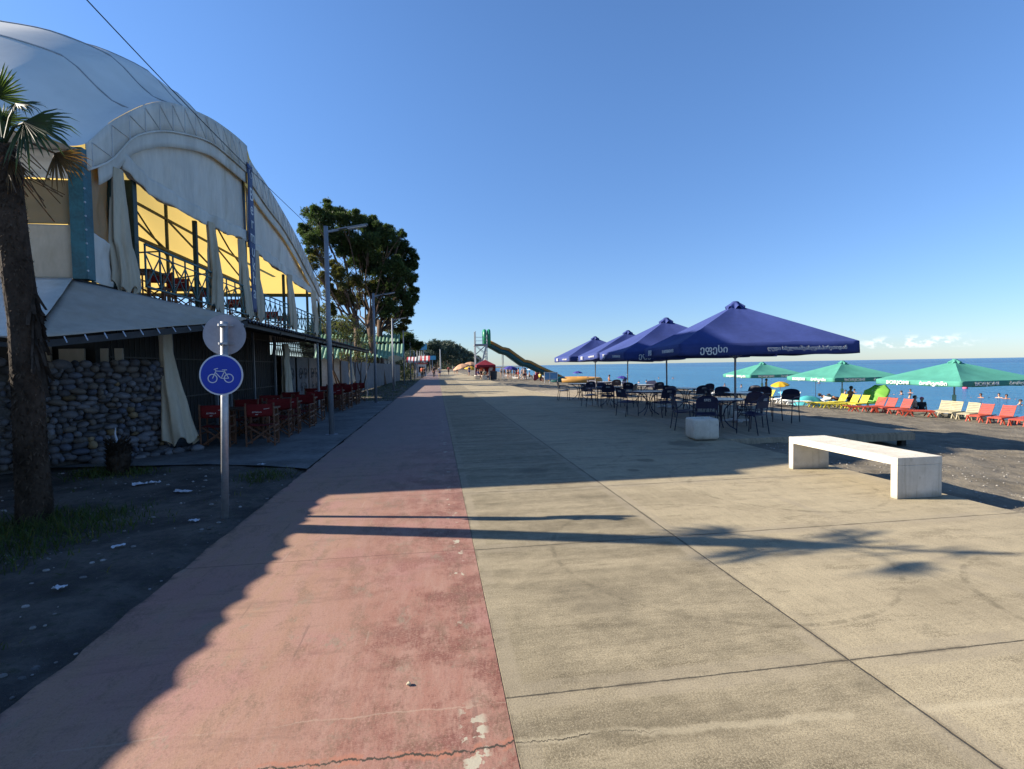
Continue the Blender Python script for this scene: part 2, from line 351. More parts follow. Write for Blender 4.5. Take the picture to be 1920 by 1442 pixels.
def sand_mat():
    t = NT('dark_sand'); o = t.obj(); x, y, z = t.sep(o)
    a = t.noise(o, 1.1, 6, .7); b = t.noise(o, 12, 5, .7); f = t.noise(o, 110, 2, .8)
    c = t.mix(t.ss(a, .35, .65), (.105, .09, .066), (.19, .162, .118)); c = t.mix(t.math('MULTIPLY', t.ss(b, .5, .7), .45), c, (.08, .07, .06))
    c = t.mix(t.math('MULTIPLY', t.ss(f, .60, .72), .5), c, (.36, .32, .26))
    c = t.mix(t.ss(z, -1.75, -2.1), c, (.05, .048, .045))
    v = t.voro(t.map(o, (1, 1, .2)), 2.6).outputs[0]
    h = t.math('ADD', t.math('ADD', t.math('MULTIPLY', b, .6), t.math('MULTIPLY', t.ss(v, .0, .35), .5)), t.math('MULTIPLY', f, .12))
    return t.bsdf(c, .9, 0, t.bump(h, .8, .06), .2)
def soil_mat():
    t = NT('dark_soil'); o = t.obj()
    a = t.noise(o, 1.3, 7, .72); b = t.noise(o, 14, 5, .7); f = t.noise(o, 90, 2, .8)
    c = t.mix(t.ss(a, .36, .64), (.055, .05, .046), (.13, .112, .095)); c = t.mix(t.math('MULTIPLY', t.ss(b, .52, .66), .6), c, (.05, .055, .03))
    c = t.mix(t.math('MULTIPLY', t.ss(f, .66, .74), .7), c, (.30, .27, .23))
    return t.bsdf(c, .95, 0, t.bump(t.math('ADD', b, t.math('MULTIPLY', f, .4)), .9, .05), .15)
def sea_mat():
    t = NT('sea_water'); o = t.obj(); x, y, z = t.sep(o)
    w1 = t.noise(t.map(o, (.5, .12, 1), (0, 0, .25)), 1.1, 6, .62); w2 = t.noise(t.map(o, (1.4, .6, 1), (0, 0, -.2)), 1.6, 4, .6); w3 = t.noise(t.map(o, (.012, .0018, 1), (0, 0, .12)), 1., 6, .66)
    dist = t.math('ADD', x, t.math('MULTIPLY', y, .35))
    c = t.mix(t.ss(dist, 40, 900), (.024, .12, .225), (.009, .055, .15))
    c = t.mix(t.math('MULTIPLY', t.ss(w3, .44, .62), .45), c, (.05, .20, .31))
    c = t.mix(t.math('MULTIPLY', t.ss(w1, .42, .66), .4), c, (.015, .075, .155))
    hgt = t.math('ADD', t.math('MULTIPLY', w1, 1.), t.math('MULTIPLY', w2, .35))
    b = t.n('ShaderNodeBsdfDiffuse'); t.put(b.inputs[0], c)
    gl = t.n('ShaderNodeBsdfGlossy'); gl.inputs['Roughness'].default_value = .14; gl.inputs['Color'].default_value = (.8, .9, 1, 1)
    nm = t.bump(hgt, .9, .5); t.put(gl.inputs['Normal'], nm); t.put(b.inputs['Normal'], nm)
    fr = t.n('ShaderNodeFresnel'); fr.inputs[0].default_value = 1.33; t.put(fr.inputs['Normal'], nm)
    mx = t.n('ShaderNodeMixShader'); t.put(mx.inputs[0], t.math('MULTIPLY', fr.outputs[0], .55, clamp=True)); t.put(mx.inputs[1], b.outputs[0]); t.put(mx.inputs[2], gl.outputs[0])
    t.t.links.new(mx.outputs[0], t.out.inputs[0]); return t.m
def fabric(name, col, tcol, tr=.3, rough=.85, var=.10, stain=(.36, .29, .19, .7), scale=.8):
    return mat(name, col, rough, var, scale, 0, .2, 9, .2, tr, tcol, False, stain, (1, 1.3, .38))
def leaf_mat(name, col, tr=.35, tcol=None):
    return mat(name, col, .6, .35, .6, 0, 0, 1, .3, tr, tcol or tuple(min(1, c*1.8) for c in col), True)
def bench_mat():
    t = NT('pale_concrete'); o = t.obj(); x, y, z = t.sep(o); a = t.noise(o, 2.2, 7, .72); f = t.noise(o, 90, 2, .8); run = t.noise(t.map(o, (14, 14, .7)), 1.3, 5, .7)
    c = t.mix(t.ss(a, .3, .7), (.46, .42, .345), (.60, .56, .48)); c = t.mix(t.math('MULTIPLY', t.ss(run, .50, .68), .45), c, (.30, .265, .20))
    c = t.mix(t.math('MULTIPLY', t.ss(f, .60, .70), .5), c, (.28, .25, .20))
    lowd = t.math('MULTIPLY', t.math('SUBTRACT', 1., t.ss(t.math('ADD', z, t.math('MULTIPLY', t.math('SUBTRACT', t.noise(o, 7, 6, .7), .5), .14)), .0, .10)), .6); c = t.mix(lowd, c, (.20, .17, .12))
    c = t.mix(t.math('MULTIPLY', t.ss(t.noise(o, 7, 6, .75), .58, .66), .35), c, (.26, .23, .17))
    return t.bsdf(c, .85, 0, t.bump(t.math('ADD', f, t.math('MULTIPLY', a, 2.)), .35, .008), .25)
def membrane():                                             # white outside, yellow lining that glows where the sun comes through
    t = NT('roof_membrane'); o = t.obj(); a = t.noise(o, .35, 5)
    c = t.mix(t.ss(a, .3, .7), (.58, .57, .53), (.68, .67, .63)); c = t.mix(t.math('MULTIPLY', t.ss(t.noise(t.map(o, (1, .3, .3)), .8, 6, .7), .5, .7), .3), c, (.40, .40, .39))
    b = t.n('ShaderNodeBsdfDiffuse'); t.put(b.inputs[0], c)
    y = t.n('ShaderNodeBsdfDiffuse'); t.put(y.inputs[0], (.62, .45, .16))
    tr = t.n('ShaderNodeBsdfTranslucent'); t.put(tr.inputs[0], (1., .70, .20))
    m1 = t.n('ShaderNodeMixShader'); m1.inputs[0].default_value = .5; t.put(m1.inputs[1], y.outputs[0]); t.put(m1.inputs[2], tr.outputs[0])
    m2 = t.n('ShaderNodeMixShader'); t.put(m2.inputs[0], t.n('ShaderNodeNewGeometry').outputs['Backfacing']); t.put(m2.inputs[1], b.outputs[0]); t.put(m2.inputs[2], m1.outputs[0])
    t.t.links.new(m2.outputs[0], t.out.inputs[0]); return t.m
M = {}
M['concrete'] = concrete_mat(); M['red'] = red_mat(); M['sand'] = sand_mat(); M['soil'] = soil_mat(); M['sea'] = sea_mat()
M['apron'] = mat('grey_paving', (.15, .15, .145), .85, .3, .9, 0, .3, 60, .3)
M['deckc'] = mat('deck_board', (.36, .30, .21), .75, .22, 1.5, 0, .2, 30, .3, sv=(8, .6, 1))
M['bench'] = bench_mat()
M['galv'] = mat('galvanised_steel', (.42, .43, .45), .45, .15, 4, .5, .05, 30)
M['lamp'] = mat('grey_lamp_steel', (.26, .28, .31), .5, .12, 2, .25)
M['blue_sign'] = mat('sign_blue', (.005, .035, .42), .4, .05, 2)
M['white_sign'] = mat('sign_white', (.72, .73, .76), .4, .05, 3)
M['sign_back'] = mat('sign_back_grey', (.38, .37, .40), .55, .1, 3, .3)
M['teal'] = mat('teal_paint', (.018, .105, .12), .5, .3, 2.5, 0, .1, 30, stain=(.08, .06, .04, .35))
M['dgreen'] = mat('dark_green_steel', (.012, .035, .028), .5, .3, 2)
M['black'] = mat('blackened_timber', (.012, .011, .011), .7, .3, 2, 0, .2, 20)
M['dark'] = mat('dark_iron', (.018, .018, .02), .55, .3, 3)
M['dome'] = membrane()
M['awn'] = fabric('white_membrane', (.82, .77, .68), (.58, .55, .48), .16)
M['seam'] = mat('membrane_seam', (.36, .38, .40), .8, .1, 2)
M['sail'] = fabric('grey_sail_cloth', (.50, .44, .36), (.35, .28, .16), .12)
M['curtain'] = fabric('curtain_cloth', (.68, .58, .43), (.48, .38, .22), .20, scale=1.6)
M['clear'] = fabric('yellowed_film', (.38, .33, .20), (.60, .42, .14), .45, .35)
M['corr'] = mat('dark_corrugated_sheet', (.03, .035, .05), .5, .3, 1.5, .2)
M['banner'] = mat('blue_banner', (.035, .06, .16), .6, .2, 1.2, stain=(.10, .12, .14, .5))
M['letters'] = mat('white_lettering', (.75, .75, .72), .6, .08, 4)
M['sheetgrey'] = mat('grey_sheet_metal', (.115, .125, .14), .6, .2, 1., .2, .1, 8)
M['iron'] = mat('scroll_iron', (.07, .07, .075), .5, .2, 4)
M['redcloth'] = mat('red_canvas', (.17, .013, .014), .85, .15, 6, 0, .2, 150, .2)
M['wood'] = mat('red_brown_wood', (.16, .065, .032), .55, .3, 3, 0, .15, 20, sv=(1, 1, 6))
M['tabletop'] = mat('dark_table_board', (.10, .055, .035), .5, .3, 4)
M['navy'] = mat('navy_parasol_cloth', (.042, .066, .235), .8, .10, 1.2, 0, .12, 70, .25, .12, (.03, .05, .25))
M['navyframe'] = mat('navy_painted_steel', (.014, .017, .052), .4, .2, 4)
M['greytop'] = mat('pale_laminate', (.42, .44, .47), .25, .08, 4)
M['greenp'] = mat('green_parasol_cloth', (.095, .36, .28), .8, .08, 1.2, 0, .12, 70, .2, .18, (.05, .45, .30))
M['whitepl'] = mat('white_plastic', (.74, .73, .70), .45, .06, 4)
M['yellowpl'] = mat('yellow_plastic', (.58, .48, .04), .45, .08, 4)
M['redpl'] = mat('orange_red_plastic', (.42, .058, .028), .45, .12, 4)
M['creampl'] = mat('cream_plastic', (.40, .35, .23), .5, .08, 4)
M['lime'] = mat('lime_nylon', (.28, .62, .10), .6, .06, 2, trans=.35, tcol=(.4, .8, .12))
M['ylumb'] = mat('yellow_nylon', (.72, .46, .03), .6, .06, 2, trans=.3, tcol=(.9, .6, .05))
M['purp'] = mat('violet_nylon', (.06, .05, .30), .6, .1, 2, trans=.2, tcol=(.1, .08, .5))
M['peach'] = mat('peach_nylon', (.66, .40, .24), .6, .1, 2, trans=.3, tcol=(.8, .5, .25))
M['whumb'] = mat('white_nylon', (.72, .70, .66), .6, .06, 2, trans=.3, tcol=(.7, .65, .5))
M['turq'] = mat('turquoise_cloth', (.06, .36, .38), .7, .1, 2)
M['skyblue'] = mat('sky_blue_nylon', (.10, .42, .62), .6, .1, 2)
M['crimson'] = mat('crimson_tent_cloth', (.25, .015, .03), .7, .15, 1.5, trans=.2, tcol=(.4, .03, .04))
M['slideg'] = mat('slide_dark_green', (.008, .085, .09), .4, .15, .8)
M['slidey'] = mat('slide_ochre', (.43, .22, .045), .45, .12, .8)
M['slidegl'] = mat('slide_bright_green', (.02, .27, .13), .4, .1, 1)
M['bark'] = mat('pine_bark', (.12, .085, .065), .9, .35, 2.5, 0, .7, 14, .1, sv=(1, 1, .35))
M['palmbark'] = mat('palm_fibre', (.062, .046, .035), .95, .4, 3, 0, .9, 22, .1, attr=True, sv=(1, 1, .6))
M['pine'] = leaf_mat('pine_needles', (.044, .076, .026), .25, (.09, .15, .03))
M['pinedry'] = leaf_mat('sparse_pine_needles', (.075, .085, .025), .3, (.16, .16, .03))
M['farpine'] = leaf_mat('far_foliage', (.046, .072, .052), .15)  # paler and bluer than near pines: distance haze put into the leaf colour
M['hedge'] = leaf_mat('hedge_leaves', (.055, .075, .02), .3, (.14, .16, .03))
M['palmleaf'] = leaf_mat('palm_leaf', (.028, .045, .018), .22, (.16, .26, .02))
M['palmdry'] = leaf_mat('dry_palm_leaf', (.11, .07, .03), .3, (.35, .18, .03))
M['grass'] = leaf_mat('grass_blades', (.05, .085, .02), .3, (.10, .15, .03))
M['stone'] = mat('river_cobble', (.20, .20, .205), .75, .18, 5, 0, .3, 30, .25, attr=True)
M['mortar'] = mat('dark_mortar', (.12, .115, .11), .95, .3, 4, 0, .6, 25, .1)
M['litter'] = mat('pale_litter', (.55, .57, .62), .7, .1, 8)
M['pebble'] = mat('pale_pebbles', (.30, .28, .25), .85, .2, 8, attr=True)
M['greenroof'] = mat('green_roof_sheet', (.20, .36, .24), .5, .15, 1.2)
M['plaster'] = mat('pale_plaster', (.45, .40, .33), .85, .15, 1)
M['redaw'] = mat('red_awning', (.50, .04, .04), .7, .1, 2)
M['orange'] = mat('orange_cloth', (.70, .12, .05), .8, .1, 4)
M['skin1'] = mat('skin', (.52, .29, .19), .55, .06, 5)
M['skin2'] = mat('tanned_skin', (.36, .17, .10), .55, .06, 5)
M['hair'] = mat('dark_hair', (.03, .02, .015), .6, .2, 9)
M['blackc'] = mat('black_cloth', (.015, .015, .02), .8, .2, 5)
M['bluec'] = mat('blue_cloth', (.04, .06, .20), .8, .2, 5)
M['whitec'] = mat('white_cloth', (.70, .69, .66), .8, .06, 5)
M['pinkc'] = mat('pink_cloth', (.62, .12, .22), .8, .1, 5)
M['redc'] = mat('red_cloth', (.45, .05, .05), .8, .1, 5)
M['board'] = mat('light_blue_board', (.12, .30, .50), .5, .1, 2)
M['binm'] = mat('dark_bin', (.035, .035, .04), .6, .2, 3)
# ================================================================= ground, paving, sea
def lerp(tab, x):
    if x <= tab[0][0]: return tab[0][1]
    for (a, b), (c, d) in zip(tab, tab[1:]):
        if x <= c: return b+(d-b)*(x-a)/(c-a)
    return tab[-1][1]
def crom(tab, x):                                          # smooth (monotone cubic) interpolation
    if x <= tab[0][0]: return tab[0][1]
    if x >= tab[-1][0]: return tab[-1][1]
    n = len(tab); d = [(tab[i+1][1]-tab[i][1])/(tab[i+1][0]-tab[i][0]) for i in range(n-1)]
    mm = [d[0]]+[(0 if d[i-1]*d[i] <= 0 else 2*d[i-1]*d[i]/(d[i-1]+d[i])) for i in range(1, n-1)]+[d[-1]]
    for i in range(n-1):
        if x <= tab[i+1][0]:
            h = tab[i+1][0]-tab[i][0]; t = (x-tab[i][0])/h
            return tab[i][1]*(2*t**3-3*t*t+1)+mm[i]*h*(t**3-2*t*t+t)+tab[i+1][1]*(3*t*t-2*t**3)+mm[i+1]*h*(t**3-t*t)
SANDZ = [(5.8, -.07), (8, -.16), (10.5, -.34), (16, -.66), (21, -.93), (24.2, -1.04), (26, -1.35), (30, -2.25), (36, -3.2), (60, -6)]
def coast(Y): return 42*(max(0, Y-60)/600.)**2
def sandz(X, Y): return lerp(SANDZ, X-coast(Y))
def sgrid(xs, ys, zf):
    b = MB(); n = len(xs)
    b.v = [Vector((x+coast(y)*(1 if x > 6 else 0), y, zf(x, y))) for y in ys for x in xs]
    b.f = [(j*n+i, j*n+i+1, (j+1)*n+i+1, (j+1)*n+i) for j in range(len(ys)-1) for i in range(n-1)]; b.c = [(1, 1, 1)]*len(b.f)
    return b
def frange(a, b, s): return [a+(b-a)*i/int((b-a)/s) for i in range(int((b-a)/s)+1)]
def zs(x, y):
    z = lerp(SANDZ, x)
    if x > 6.05: z += .045*mn.noise((x*1.7, y*1.7, 0))+.03*mn.noise((x*4.1, y*4.1, 3))+.02*mn.noise((x*9, y*9, 5))
    return z
xs = frange(5.8, 14, .14)+frange(14.3, 26, .3)+frange(27, 60, 3)
ys = frange(2, 22, .14)+frange(22.4, 60, .5)+frange(62, 200, 6)+frange(220, 1400, 60)
tag(sgrid(xs, ys, zs).build('beach_sand', M['sand'], smooth=True), 'dark grey-brown sand beach with footprints beside the promenade', 'beach', kind='structure')
def zg(x, y): return -.02+.03*mn.noise((x*1.3, y*1.3, 1))+.012*mn.noise((x*5, y*5, 2))-(.0 if x < -2.3 else .03)
xs = [-900, -300, -100, -40]+frange(-20, -9, 1.)+frange(-8.8, -1.85, .12)
ys = frange(-3, 14, .12)+frange(14.5, 70, 1.)+[80, 100, 150, 220, 400, 800, 1400, 2400]
tag(sgrid(xs, ys, lambda x, y: zg(x, y) if x > -10 else -.05).build('soil_ground', M['soil'], smooth=True), kind='structure')
o = MB(); o.add([(-1.8, -6, -.03), (5.9, -6, -.03), (5.9, 1400, -.03), (-1.8, 1400, -.03)], [(0, 1, 2, 3)])
tag(o.build('subgrade', M['soil']), kind='structure')
b = MB(); b.add([(.293, -6, 0), (5.92, -6, 0), (5.92, 1400, 0), (.293, 1400, 0), (5.92, -6, -.3), (5.92, 1400, -.3)], [(0, 1, 2, 3), (1, 4, 5, 2)])
tag(b.build('concrete_promenade', M['concrete']), 'broom-finished concrete promenade cast in slabs', 'pavement', kind='structure')
b = MB(); n = 900
ed = [(-2.06+.05*mn.noise((0, y*1.1, 4))+.03*mn.noise((0, y*5, 4)), y) for y in [ -6+i*.12 for i in range(n)]]+[(-2.06, 1400)]
b.add([(x, y, .002) for x, y in ed]+[(.293, y, .002) for x, y in ed], [(i, len(ed)+i, len(ed)+i+1, i+1) for i in range(len(ed)-1)])
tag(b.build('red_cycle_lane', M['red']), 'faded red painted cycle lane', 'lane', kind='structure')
b = MB(); pts = [(-2.08, 8.55), (-2.9, 9.0), (-3.9, 9.35), (-5.2, 9.5), (-7, 9.7)]
b.poly([(x, y, .006) for x, y in pts]+[(-7, 27, .006), (-2.08, 25, .006)])
tag(b.build('cafe_paving', M['apron']), kind='structure')
b = MB(); b.add([(-400, -200, -2.2), (30000, -200, -2.2), (30000, 40000, -2.2), (-400, 40000, -2.2)], [(0, 1, 2, 3)])
tag(b.build('sea', M['sea']), 'calm blue sea reaching the horizon', 'sea', kind='structure')

# grass and pebbles on the verge
b = MB(); R.seed(3)
def blade(x, y, h, z=0.):
    a = R.uniform(0, 2*PI); w = R.uniform(.003, .007); d = Vector((math.cos(a), math.sin(a), 0)); p = Vector((x, y, z-.01)); l = Vector((R.gauss(0, .4), R.gauss(0, .4), 1))*h
    v = R.uniform(.5, 1.4); dry = R.random() < .25
    b.cur = (v*(2.4 if dry else 1), v*(1.3 if dry else 1), v*.8)
    b.add([p-d*w, p+d*w, p+l*.6+d*w*.7, p+l+Vector((l.x, l.y, -.1*h))*.5, p+l*.6-d*w*.7], [(0, 1, 2, 4), (4, 2, 3)])
for i in range(26000):
    x = R.uniform(-7.5, -2.15); y = R.uniform(3.2, 9.3)
    dn = mn.noise((x*.9, y*.9, 7))+.5*mn.noise((x*3, y*3, 2))
    green = math.exp(-((x+4.2)/1.0)**2-((y-5.7)/.9)**2)*1.5+math.exp(-((x+5.2)/.9)**2-((y-8.9)/.5)**2)*1.0+math.exp(-((x+2.6)/.35)**2-((y-8.0)/.5)**2)*.7
    if dn*.8+green < R.uniform(.25, .95): continue
    blade(x, y, R.uniform(.03, .09)*(1+green), zg(x, y))
for i in range(9000):
    x = R.uniform(-6.5, -2.15); y = R.uniform(25.5, 70)
    blade(x, y, R.uniform(.06, .12), 0)
tag(b.build('verge_grass', M['grass']), 'short sparse grass on the dark verge', 'grass', kind='stuff')
b = MB()
for i in range(480):
    x = R.uniform(-6, -2.0); y = R.uniform(2.6, 9.2); v = R.uniform(.35, 1.3); b.cur = (v, v, v*1.05)
    b.ball((x, y, zg(x, y)+.004), R.choice((.006, .008, .01, .012, .02)), 6, 4, (R.uniform(.8, 1.6), 1, .6))
for i in range(700):
    x = 5.95+abs(R.gauss(0, 2.6)); y = R.uniform(3, 11); v = R.uniform(.5, 1.6); b.cur = (v, v, v)
    b.ball((x, y, zs(x, y)+.003), R.choice((.007, .01, .014)), 6, 4, (1.2, 1, .6))
tag(b.build('scattered_pebbles', M['pebble']), 'small pale pebbles and shell bits', 'pebbles', kind='stuff')
def scrap(label, px, py, l, w, seed):
    rr = random.Random(seed); p = g(px, py); p.z = zg(p.x, p.y)+.02; m = MB(); a = rr.uniform(-.5, .5)
    m.grid(lambda u, v: p+Vector(((u-.5)*l*math.cos(a)-(v-.5)*w*math.sin(a), (u-.5)*l*math.sin(a)+(v-.5)*w*math.cos(a), .05*w/.1*mn.noise((u*3+seed, v*3, 1))+.01)), 6, 4)
    tag(m.build('litter_scrap', M['litter'], solid=.003), label, 'litter', 'scraps of litter on the verge')
for a in (('long white strip of litter lying left of the sign post', 343, 921, .24, .07, 1), ('crumpled pale scrap in the grass near the small palm stump', 262, 906, .18, .11, 2),
          ('small white crumpled scrap behind the long white strip', 290, 903, .14, .08, 3), ('white scrap farthest back beside the café paving', 490, 871, .12, .07, 4),
          ('crumpled pale scrap on the bare soil nearest the camera', 112, 1102, .08, .05, 5), ('small pale scrap in the middle of the bare soil', 222, 1023, .1, .06, 6),
          ('small brown-white scrap just left of the sign post foot', 364, 977, .1, .06, 7)): scrap(*a)
m = MB(); m.cur = (1.2, 1.15, .9); m.ball((-.17, 2.57, .010), .011, 8, 6, (1.2, 1, .8), jit=.6); tag(m.build('pebble', M['pebble']), 'single pale pebble lying on the red cycle lane', 'pebble')

# ================================================================= restaurant with the membrane dome
XF = -6.2
FRONT = [(9.1, 5.35), (9.7, 5.42), (10.23, 5.65), (11.1, 6.48), (13.02, 7.79), (14.6, 8.36), (16.1, 8.74), (18.35, 9.04), (18.7, 8.72), (20, 8.5), (22.04, 8.12), (24, 7.65), (26.1, 7.0), (27.8, 6.3), (29.05, 5.6)]
RISE = [(0, 3.65), (.9, 4.25), (1.8, 4.78), (2.7, 5.12), (3.9, 5.3), (5.1, 5.75), (6.3, 6.4), (7.2, 6.75), (8.3, 6.85), (9.4, 6.5), (10.6, 5.6), (12.4, 3.6)]
def domez(d, Y):
    s = (Y-18.3)/(9.2 if Y < 18.3 else 10.8); h = crom(RISE, d)
    zb = 5.35+h*max(0, 1-abs(s)**(2.6 if s < 0 else 1.05))
    k = min(1, d/1.3); k = k*k*(3-2*k); zf = crom(FRONT, Y); zb = max(zb, zf-.01*k)
    if d > 6: k = min(1, (12.4-d)/1.3)
    q = zf*(1-k)+zb*k
    c = abs(math.sin(s*PI*5/.88)); return q-.06*k*(c**.6)*(1-abs(s)**4)
XD = -6.085
rest = thing('restaurant', 'two-storey beach restaurant under a pale membrane dome', 'restaurant', (-6.2, 19.6, 0))
b = MB(); NU, NV = 60, 150
b.grid(lambda u, v: (XD-12.4*(1-u), 9.1+19.9*v, domez(12.4*(1-u), 9.1+19.9*v)), NU, NV)
b.build('dome_roof', M['dome'], rest, True)
t = MB(); t.grid(lambda u, v: (XD-.02-12*u, 10.23-1.13*v, 5.52-.17*v+.01*math.sin(u*60)*v), 80, 4); t.build('eave_flare', M['awn'], rest, True, solid=.01)
for s in (-4, -3, -2, -1, 0, 1, 2):
    t = MB(); Y = 18.3+(9.2 if s < 0 else 10.8)*s/5.0*.88
    t.tube([(XD-d, Y, domez(d, Y)-.006) for d in [.1+.3*i for i in range(40)]], .02, 5); t.build('roof_seam', M['seam'], rest, True)
# arched fascia of the gable (two halves stepped at the sign post) with bars drawn on it for the shadow lines of its inner frame
def band(tab, w0, w1, x, Y0, Y1, nm, m=M['awn']):
    q = MB(); q.grid(lambda u, v: (x+.012*mn.noise((u*9, v*3, 1)), Y0+(Y1-Y0)*u, crom(tab, Y0+(Y1-Y0)*u)-(w0+(w1-w0)*v)), 48, 4)
    return q.build(nm, m, rest, True, solid=.012)
INL = [(10.23, 5.2), (10.9, 5.62), (11.8, 6.48), (13.6, 7.35), (16.0, 8.0), (18.35, 8.14)]
INR = [(18.5, 7.95), (20.3, 7.62), (22.04, 7.4), (24, 6.95), (26.1, 6.3), (27.6, 5.85), (29.05, 5.3)]
OUTL = FRONT[2:7]+[(18.0, 9.01), (18.5, 9.04)]; OUTR = [(18.45, 8.66), (20, 8.5), (22.04, 8.12), (24, 7.65), (26.1, 7.0), (27.8, 6.33), (29.1, 5.68)]
def fascia(outer, inner, x, Y0, Y1):
    q = MB(); q.grid(lambda u, v: (x, Y0+(Y1-Y0)*u, crom(outer, Y0+(Y1-Y0)*u)*(1-v)+crom(inner, Y0+(Y1-Y0)*u)*v), 40, 3)
    q.build('arch_fascia', M['awn'], rest, True, solid=.012)
    t = MB(); n = int((Y1-Y0)/.62)
    for i in range(n):
        a, c = Y0+.15+(Y1-Y0-.3)*i/n, Y0+.15+(Y1-Y0-.3)*(i+1)/n
        A = Vector((x+.012, a, crom(outer, a)-.05)); B = Vector((x+.012, a, crom(inner, a)+.02)); D = Vector((x+.012, c, crom(inner, c)+.02))
        t.bar(A, B, .02, .008); t.bar(A+Vector((.002, 0, 0)), D+Vector((.002, 0, 0)), .02, .008)
    t.build('truss_shadow_bars', MTR, rest)
    t = MB(); Ys = [Y0+(Y1-Y0)*i/30 for i in range(31)]
    t.tube([(x+.015, y, crom(inner, y)) for y in Ys], .022, 6)
    t.build('arch_tube', M['awn'], rest, True)
MTR = mat('truss_shadow_tone', (.66, .66, .66), .8, .1, 2)
fascia(OUTL, INL, -6.065, 10.23, 18.38); fascia(OUTR, INR, -6.072, 18.5, 29.08)
band(INL, -.14, .36, -6.10, 10.6, 18.36, 'arch_hem'); band(INR, -.20, .34, -6.12, 18.55, 28.8, 'arch_hem')
def gable(Y0, Y1, tab, off, zl, nm='gable_curtain', x=-6.24):
    q = MB()
    def fn(u, v):
        Y = Y0+(Y1-Y0)*u; top = crom(tab, Y)-off; bot = crom(zl, Y)+.02*math.sin(u*23)+.012*math.sin(u*51+1); bot = min(bot, top-.02)
        w = .05*math.sin(u*31+2*math.sin(u*7))*v+.10*mn.noise((u*5, v*2, 3))*v+.03*mn.noise((u*30, v*2, 5))
        # creases where the cloth is hitched up
        w += .10*math.exp(-((v-.72-.12*math.sin(u*9))/.09)**2)*mn.noise((u*11, 1, 8))
        return (x+w, Y, top*(1-v)+bot*v)
    q.grid(fn, 90, 24); return q.build(nm, M['awn'], rest, True, solid=.006)
gable(11.05, 18.3, INL, .14, [(11, 5.74), (12.5, 5.55), (15, 5.62), (18.3, 5.92)]); gable(18.6, 28.9, INR, .12, [(18.6, 5.75), (22.8, 5.58), (25, 5.45), (27.2, 5.45), (28.9, 5.2)])
def hem(Y0, Y1, zl, x):
    q = MB()
    q.grid(lambda u, v: (x+.03*math.sin(u*30)+.02*math.sin(u*71), Y0+(Y1-Y0)*u, crom(zl, Y0+(Y1-Y0)*u)+.36-.36*v+.02*math.sin(u*23)*v+.012*math.sin(u*80)*v), 90, 5)
    q.build('curtain_hem', M['awn'], rest, True, solid=.006)
hem(11.4, 18.3, [(11, 5.72), (12.5, 5.50), (15, 5.57), (18.3, 5.88)], -6.12); hem(18.6, 28.9, [(18.6, 5.70), (22.8, 5.53), (25, 5.40), (27.2, 5.40), (28.9, 5.1)], -6.14)
# posts
def post(Y, z0, z1, m, w=.2, x=-6.2, nm='post'):
    q = MB(); q.box((x, Y, (z0+z1)/2), (w, w, z1-z0)); return q.build(nm, m, rest, bevel=.01)
post(10.22, 3.25, 5.55, M['teal'], .24, -6.18); post(11.08, 3.25, 5.72, M['dgreen'], .12); post(12.0, 3.25, 5.62, M['dgreen'], .16, -6.3); post(18.42, 3.25, 8.55, M['dgreen'], .2, -6.32)
post(28.95, 0, 5.4, M['dgreen'], .12)
for Y in (14.9, 22.9, 26.9): post(Y, 3.25, 5.6, M['dgreen'], .1, -6.3)
# side wall towards the camera: cloth below, film window, cloth band above
def panel(P, nm, m, wr=.03, th=.008, n=20):
    a, c, d, e = [Vector(p) for p in P]; nn = (c-a).cross(e-a).normalized()
    q = MB(); q.grid(lambda u, v: (a*(1-u)+c*u)*(1-v)+(e*(1-u)+d*u)*v+nn*wr*mn.noise((u*4+a.x, v*4+a.z, a.y)), n, n); return q.build(nm, m, rest, True, solid=th)
panel([(-9.5, 10.2, 3.27), (-6.34, 10.2, 3.27), (-6.34, 10.2, 4.22), (-9.5, 10.2, 4.22)], 'side_cloth', M['curtain'])
panel([(-9.5, 10.2, 4.23), (-6.34, 10.2, 4.23), (-6.34, 10.2, 5.0), (-9.5, 10.2, 5.0)], 'side_window', M['clear'])
panel([(-9.5, 10.16, 5.01), (-6.1, 10.16, 5.01), (-6.1, 10.14, 5.5), (-9.5, 10.14, 5.5)], 'eave_band', M['awn'], .05)
q = MB(); q.box((-7.9, 10.17, 3.22), (3.5, .08, .07)); q.build('sill_rail', M['black'], rest)
for i in range(9):
    q = MB(); q.disc((-6.06-.001, 10.12, 3.4+i*.24), (1, 0, 0), .018, 8, .03); q.build('lacing_hook', M['galv'], rest)
panel([(-6.2, 10.36, 4.18), (-6.2, 11.02, 4.05), (-6.2, 11.02, 5.85), (-6.2, 10.36, 5.5)], 'window_film', M['clear'], .04)
panel([(-6.18, 10.36, 3.28), (-6.18, 11.02, 3.2), (-6.18, 11.02, 4.05), (-6.18, 10.36, 4.2)], 'side_cloth', M['awn'], .04)
q = MB(); q.box((-12.3, 19.6, 3.14), (12.3, 18.8, .2)); q.build('upper_floor', M['black'], rest)
